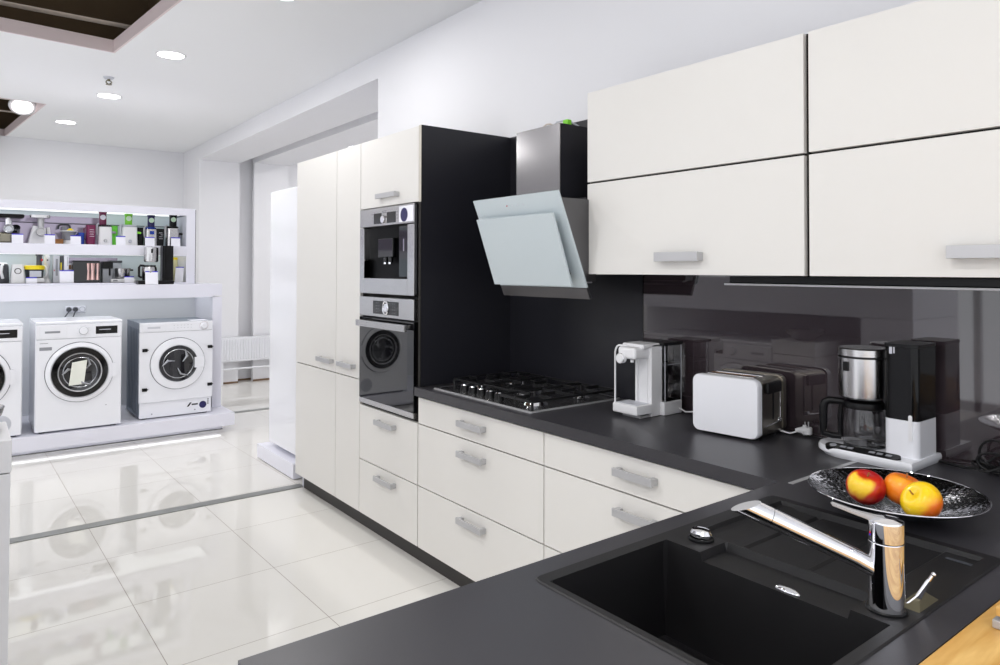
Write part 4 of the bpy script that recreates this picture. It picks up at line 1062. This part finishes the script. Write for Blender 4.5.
def juicer(y, w, h, body, acc, bowl, knob, label, fy, fw, fh, sticker='mint', extra=None):
    t = thing('juicer', label, 'juicer', (XI, y, MZ))
    b = B(); bm = b.bm; rs = []
    for k, zz in ((1.0, .004), (1.0, .02), (.93, h * .92), (.90, h)):
        rs.append([bm.verts.new((XI + px * k, y + py * k, MZ + zz)) for px, py in rrect(-.06, .06, -w / 2, w / 2, .022)])
    for A_, C_ in zip(rs, rs[1:]):
        for i in range(len(A_)): bm.faces.new((A_[i], A_[(i + 1) % len(A_)], C_[(i + 1) % len(A_)], C_[i]))
    bm.faces.new(rs[0]); bm.faces.new(rs[-1])
    bo = obj('body', b, body, t)
    obj('foot', B().box(XI - .05, XI + .05, y - w * .4, y + w * .4, MZ + .0003, MZ + .005), 'rubber', t)
    obj('knob', B().lathe((XI + .058, y, MZ + h * .24), [(0, .014), (.011, .014), (.014, .008), (.015, 0)], 24, axis='X'), knob, bo)
    obj('hopper', B().lathe((XI, y, MZ), [(.0, h), (w * .40, h + .001), (w * .47, h + .010), (w * .47, h + .016), (w * .36, h + .022), (0, h + .022)], 32), bowl, t)
    f = obj('feed_tube', B().prism(rrect(XI - .03, XI + .03, fy - fw * .43, fy + fw * .43, .018), 'xy', MZ + h + .004, MZ + h + fh).prism(rrect(XI - .036, XI + .036, fy - fw / 2, fy + fw / 2, .022), 'xy', MZ + h + fh - .012, MZ + h + fh), acc, t)
    obj('round_sticker', B().lathe((XI + .030, fy - .002, MZ + h + .03 + fh * .40), [(0, .003), (.022, .003), (.022, 0)], 28, axis='X'), sticker, f)
    obj('clamp', B().tube([(XI + .01, y - w * .48, MZ + h * .5), (XI + .01, y - w * .56, MZ + h * .75), (XI + .01, y - w * .54, MZ + h + .015), (XI + .01, y - w * .42, MZ + h + .03)], [.008, .010, .010, .006], 10), 'lightgrey' if body != 'steel' else 'alu', t)
    obj('spout', B().cyl((XI + .03, y + w * .46, MZ + h * .72), (XI + .04, y + w * .46 + .032, MZ + h * .70), .011, .009, n=16), 'grey' if acc == 'magenta' else ('green' if acc == 'green' else 'black'), t)
    return t
juicer(-.735, .108, .158, 'whitepl', 'magenta', 'smoke', 'alu', 'white juicer with magenta feed tube on the top shelf', -.750, .062, .130, 'card')
juicer(-.545, .125, .162, 'whitepl', 'green', 'lightgrey', 'lightgrey', 'white juicer with lime green feed tube on the top shelf', -.550, .064, .118)
j = juicer(-.372, .098, .150, 'steel', 'navy', 'cobalt', 'black', 'steel juicer with blue bowl and navy feed tube', -.368, .062, .128)
obj('blue_label', B().box(XI + .056, XI + .0595, -.388, -.352, MZ + .105, MZ + .135), 'cobalt', j)
juicer(-.190, .110, .165, 'steel', 'black', 'black', 'black', 'steel juicer with black feed tube at the right end of the top shelf', -.185, .066, .125)

# lower shelf
y = -1.466
t = thing('kettle', 'dark grey kettle with white handle at the left end of the lower shelf', 'kettle', (XI, y, SZ))
obj('body', B().lathe((XI, y, SZ), [(0, .0005), (.055, .0005), (.058, .02), (.052, .14), (.045, .155), (0, .16)], 32), 'darkgrey', t)
obj('handle', B().tube([(XI + .045, y + .012, SZ + .15), (XI + .072, y + .004, SZ + .14), (XI + .080, y, SZ + .09), (XI + .060, y + .012, SZ + .04)], .010, 10), 'whitepl', t)
obj('lid', B().lathe((XI, y, SZ), [(.046, .155), (.040, .166), (0, .170)], 28), 'whitepl', t)
y = -1.354
t = thing('food_chopper', 'white tapered food chopper with round black emblem on the lower shelf', 'food chopper', (XI, y, SZ))
b = B(); bm = b.bm; rs = []
for k, zz in ((1.0, .0005), (1.0, .02), (.82, .145), (.76, .153)):
    rs.append([bm.verts.new((XI + px * k, y + py * k, SZ + zz)) for px, py in rrect(-.055, .055, -.050, .050, .02)])
for A_, C_ in zip(rs, rs[1:]):
    for i in range(len(A_)): bm.faces.new((A_[i], A_[(i + 1) % len(A_)], C_[(i + 1) % len(A_)], C_[i]))
bm.faces.new(rs[0]); bm.faces.new(rs[-1])
obj('body', b, 'whitepl', t)
obj('dial', B().torus((XI + .049, y, SZ + .098), .021, .003, 'X', 28, 6).lathe((XI + .046, y, SZ + .098), [(0, .008), (.017, .008), (.018, 0)], 24, axis='X', mi=1), ['black', 'whitepl'], t)
y = -1.231
t = thing('food_processor', 'food processor with yellow band and grey feed tube on the lower shelf', 'food processor', (XI, y, SZ))
obj('base', B().box(XI - .06, XI + .06, y - .055, y + .06, SZ + .0005, SZ + .042, .010, 3), 'whitepl', t)
obj('bowl', B().lathe((XI, y - .008, SZ), [(0, .043), (.060, .043), (.068, .12), (0, .12)], 36), 'smoke', t)
obj('yellow_band', B().lathe((XI, y - .008, SZ), [(.066, .112), (.072, .112), (.072, .140), (.06, .146), (0, .146)], 36), 'yellow', t)
obj('bowl_label', B().box(XI + .066, XI + .070, y - .045, y + .035, SZ + .05, SZ + .10), 'lightgrey', t)
obj('feed_tube', B().cyl((XI + .02, y + .022, SZ + .14), (XI + .02, y + .022, SZ + .225), .020).cyl((XI + .02, y + .022, SZ + .225), (XI + .02, y + .022, SZ + .236), .026), 'darkgrey', t)
obj('red_button', B().box(XI + .03, XI + .05, y + .032, y + .046, SZ + .18, SZ + .20, .002), 'red', t)
obj('handle', B().tube([(XI, y + .06, SZ + .14), (XI + .02, y + .072, SZ + .13), (XI + .02, y + .076, SZ + .09), (XI + .01, y + .070, SZ + .055), (XI, y + .058, SZ + .045)], .009, 10), 'whitepl', t)
y = -1.147
t = thing('hand_blender', 'tall white hand blender standing on the lower shelf', 'hand blender', ((XI - .05), y, SZ))
obj('handle', B().lathe(((XI - .05), y, SZ), [(.012, .100), (.020, .13), (.024, .17), (.022, .215), (.014, .232), (0, .234)], 24), 'whitepl', t)
obj('shaft', B().lathe(((XI - .05), y, SZ), [(0, .0005), (.034, .0005), (.030, .016), (.014, .04), (.012, .10), (0, .10)], 24), 'whitepl', t)
obj('button', B().cyl(((XI - .05) + .020, y, SZ + .19), ((XI - .05) + .026, y, SZ + .19), .006, n=14), 'darkgrey', t)
y = -1.088
t = thing('carton', 'slim grey-green printed carton beside the hand blender', 'carton', (XI - .02, y, SZ))
obj('box', B().box(XI - .07, XI + .03, y - .022, y + .022, SZ + .0005, SZ + .228, .001), 'lightgrey', t)
obj('print', B().box(XI + .030, XI + .0312, y - .006, y + .010, SZ + .06, SZ + .20).box(XI + .030, XI + .0312, y - .018, y - .012, SZ + .10, SZ + .11, mi=1), ['grey', 'red'], t)
y = -1.050
t = thing('carton', 'narrow green and yellow striped carton on the lower shelf', 'carton', (XI - .02, y, SZ))
obj('box', B().box(XI - .07, XI + .03, y - .012, y + .012, SZ + .0005, SZ + .226, .001), 'darkgrey', t)
obj('print', B().box(XI + .030, XI + .0312, y - .010, y - .002, SZ + .05, SZ + .17), 'yellow', t)
y = -1.018
t = thing('carton', 'white upright carton behind the large price card', 'carton', (XI - .02, y, SZ))
obj('box', B().box(XI - .07, XI + .03, y - .017, y + .017, SZ + .0005, SZ + .230, .001), 'card', t)
obj('print', B().box(XI + .030, XI + .0312, y + .004, y + .012, SZ + .14, SZ + .22), 'lightgrey', t)
y = -.990
t = thing('picture_box', 'little brown packet beside the copper-toned toaster', 'packet', (XI - .04, y, SZ))
obj('box', B().box(XI - .10, XI - .02, y - .014, y + .014, SZ + .0005, SZ + .165, .001), 'card', t)
obj('print', B().box(XI - .020, XI - .0188, y - .011, y + .011, SZ + .115, SZ + .15), 'brown', t)
y = -.872
t = thing('toaster', 'wide black and rose copper toaster on the lower shelf', 'toaster', (XI, y, SZ))
obj('body', B().prism(rrect(y - .105, y + .105, SZ + .008, SZ + .180, .02), 'yz', XI - .07, XI + .06), 'blackgl', t)
b = B()
for q, r_ in ((.012, .016), (.045, .022), (.082, .016)): b.lathe((XI + .050, y + q, 0), [(0, SZ + .022), (r_, SZ + .024), (r_ * .8, SZ + .09), (r_, SZ + .165), (0, SZ + .168)], 20)
obj('copper_panel', b, 'rose', t)
obj('top_plate', B().box(XI - .06, XI + .05, y - .10, y + .10, SZ + .1795, SZ + .188, .003), 'black', t)
obj('foot', B().box(XI - .06, XI + .05, y - .09, y + .10, SZ + .0003, SZ + .009), 'rubber', t)
y = -.715
t = thing('slow_cooker', 'dark grey boxy grinder beside the copper-toned toaster', 'grinder', (XI, y, SZ))
obj('body', B().box(XI - .06, XI + .05, y - .038, y + .038, SZ + .0005, SZ + .12, .004), 'grey', t)
obj('top', B().box(XI - .06, XI + .055, y - .040, y + .040, SZ + .12, SZ + .182, .004), 'black', t)
obj('lever', B().box(XI + .05, XI + .058, y + .008, y + .022, SZ + .06, SZ + .13, .002), 'black', t)
y = -.592
t = thing('kitchen_scale', 'flat white kitchen scale under the steel bowl', 'scale', (XI, y, SZ))
obj('body', B().box(XI - .07, XI + .07, y - .10, y + .095, SZ + .0005, SZ + .030, .006), 'whitepl', t)
obj('readout', B().box(XI + .069, XI + .0712, y - .085, y - .05, SZ + .010, SZ + .022), 'grey', t)
t = thing('mixing_bowl', 'round steel bowl on the white kitchen scale', 'bowl', (XI, y, SZ + .03))
obj('bowl', B().lathe((XI, y, SZ + .03), [(0, .0005), (.045, .0005), (.058, .02), (.062, .09), (.066, .094), (.060, .092), (.055, .024), (0, .008)], 40), 'steel', t)
obj('handle', B().box(XI - .01, XI + .01, y + .062, y + .084, SZ + .10, SZ + .115, .004), 'black', t)
t = thing('glass_jar', 'clear glass jar behind the steel bowl', 'jar', (-4.17, -.63, SZ))
obj('jar', B().lathe((-4.17, -.63, SZ), [(0, .0005), (.05, .0005), (.052, .15), (.045, .17), (0, .17)], 28), 'lightgrey', t)
obj('lid', B().box(-4.22, -4.12, -.68, -.58, SZ + .172, SZ + .192, .004), 'darkgrey', t)
# tall black coffee machine
CT = 1.2762
XK = -3.790
t = thing('coffee_maker', 'tall black and steel filter coffee machine standing before the shelf unit', 'coffee maker', (XK, -.37, CT))
obj('base', B().box(XK - .057, XK + .060, -.522, -.236, CT + .0003, CT + .034, .008), 'black', t)
obj('tank', B().prism(rrect(XK - .052, XK + .058, -.330, -.242, .015), 'xy', CT + .0345, CT + .335), 'coffeetank', t)
obj('tower_edge', B().box(XK + .035, XK + .060, -.346, -.332, CT + .035, CT + .33, .003), 'darkgrey', t)
fo = obj('filter_holder', B().lathe((XK, -.412, CT), [(0, .192), (.050, .192), (.057, .202), (.057, .318), (0, .330)], 36), 'steel', t)
obj('holder_clip', B().box(XK + .054, XK + .061, -.424, -.408, CT + .27, CT + .305), 'black', fo)
jgo = obj('jug', B().lathe((XK, -.425, CT), [(0, .036), (.053, .036), (.057, .05), (.057, .11), (.050, .165), (0, .168)], 36), 'coffeetank', t)
obj('jug_band', B().lathe((XK, -.425, CT), [(.0575, .105), (.0595, .125), (.056, .15), (.05, .15)], 36), 'steel', jgo)
obj('jug_handle', B().tube([(XK + .02, -.470, CT + .16), (XK + .025, -.500, CT + .163), (XK + .025, -.510, CT + .145), (XK + .025, -.510, CT + .07), (XK + .02, -.490, CT + .06)], .010, 10), 'black', jgo)
y = -.238
t = thing('steel_kettle', 'small steel kettle half hidden beside the black coffee machine', 'kettle', (-4.02, y, SZ))
obj('body', B().lathe((-4.02, y, SZ), [(0, .0005), (.045, .0005), (.048, .03), (.038, .12), (0, .13)], 28), 'steel', t)
obj('lid_knob', B().lathe((-4.02, y, SZ), [(.01, .13), (.012, .142), (0, .146)], 16), 'black', t)
# bag
t = thing('coffee_bag', 'cream bag with yellow top at the right end of the lower shelf', 'bag', (-4.14, -.185, SZ))
t.location = (-4.12, -.165, SZ); LOC[t] = Vector((-4.12, -.165, SZ))
b = B(); bm = b.bm; rs = []
for k, kd, zz in ((1, 1, .0005), (1.02, 1.05, .08), (1, .6, .18), (1, .12, .222)):
    rs.append([bm.verts.new((-4.12 + px * kd, -.160 + py * k, SZ + zz)) for px, py in rrect(-.03, .03, -.036, .036, .008)])
for A_, C_ in zip(rs, rs[1:]):
    for i in range(len(A_)): bm.faces.new((A_[i], A_[(i + 1) % len(A_)], C_[(i + 1) % len(A_)], C_[i]))
bm.faces.new(rs[0]); bm.faces.new(rs[-1])
obj('pouch', b, 'cream', t)
obj('top_band', B().box(-4.128, -4.110, -.197, -.123, SZ + .195, SZ + .226, .002), 'yellow', t)

# ------------------------------------------------------------------ near display counter at the left edge
FX = .50
t = thing('display_pedestal', 'white display pedestal cut off by the left edge of the picture', 'pedestal', (.36, -1.9, 0))
obj('body', B().box(.20, FX, -2.25, -1.612, 0, .838, .002), 'whitepl', t)
obj('top', B().box(.198, FX + .002, -2.26, -1.610, .841, .932, .004), 'whitepl', t)
t = thing('mirrored_portal', 'white portal around the machines mirrored in the glass backsplash', 'display frame', (-.2, -2.0, 0))
obj('frame', B().box(-1.6, 1.05, -2.42, -1.73, 1.11, 1.36, .002).box(.74, 1.05, -2.42, -1.73, 0, 1.1095, .002), 'disp', t)
obj('back_panel', B().box(-1.6, .7395, -2.44, -2.42, 0, 1.36), 'shade', t)
t = thing('machine_plinth', 'low white plinth under the two machines mirrored in the glass backsplash', 'plinth', (-.55, -2, 0))
obj('deck', B().box(-1.35, .17, -2.4, -1.66, .02, .055, .002), 'disp', t)
obj('base', B().box(-1.30, .12, -2.35, -1.75, 0, .02), 'disp', t)
dup(wm, (-.13, -1.95, .0555), 'washing machine beside the near pedestal, seen only mirrored in the glass backsplash', PI / 2)
dup(wm, (-.76, -1.95, .0555), 'second washing machine from the near pedestal, seen only mirrored in the backsplash', PI / 2)
t = thing('glass_bowl', 'curved clear glass bowl on the near white display pedestal', 'bowl', (.36, -1.745, .933))
obj('bowl', B().lathe((.36, -1.745, .933), [(0, .0005), (.05, .0005), (.09, .03), (.118, .050), (.124, .072), (.121, .073), (.112, .052), (.085, .034), (.048, .006), (0, .005)], 48), 'glass', t)

# ------------------------------------------------------------------ render look
SC.view_settings.view_transform = 'Standard'
SC.view_settings.look = 'None'
SC.view_settings.gamma = 1.0
SC.view_settings.use_curve_mapping = False
SC.view_settings.exposure = 0.27
SC.cycles.use_denoising = True
SC.cycles.max_bounces = 12
SC.cycles.diffuse_bounces = 6
SC.cycles.glossy_bounces = 6
SC.cycles.transmission_bounces = 10
SC.cycles.caustics_reflective = False
SC.cycles.caustics_refractive = False
SC.cycles.sample_clamp_indirect = 8.0
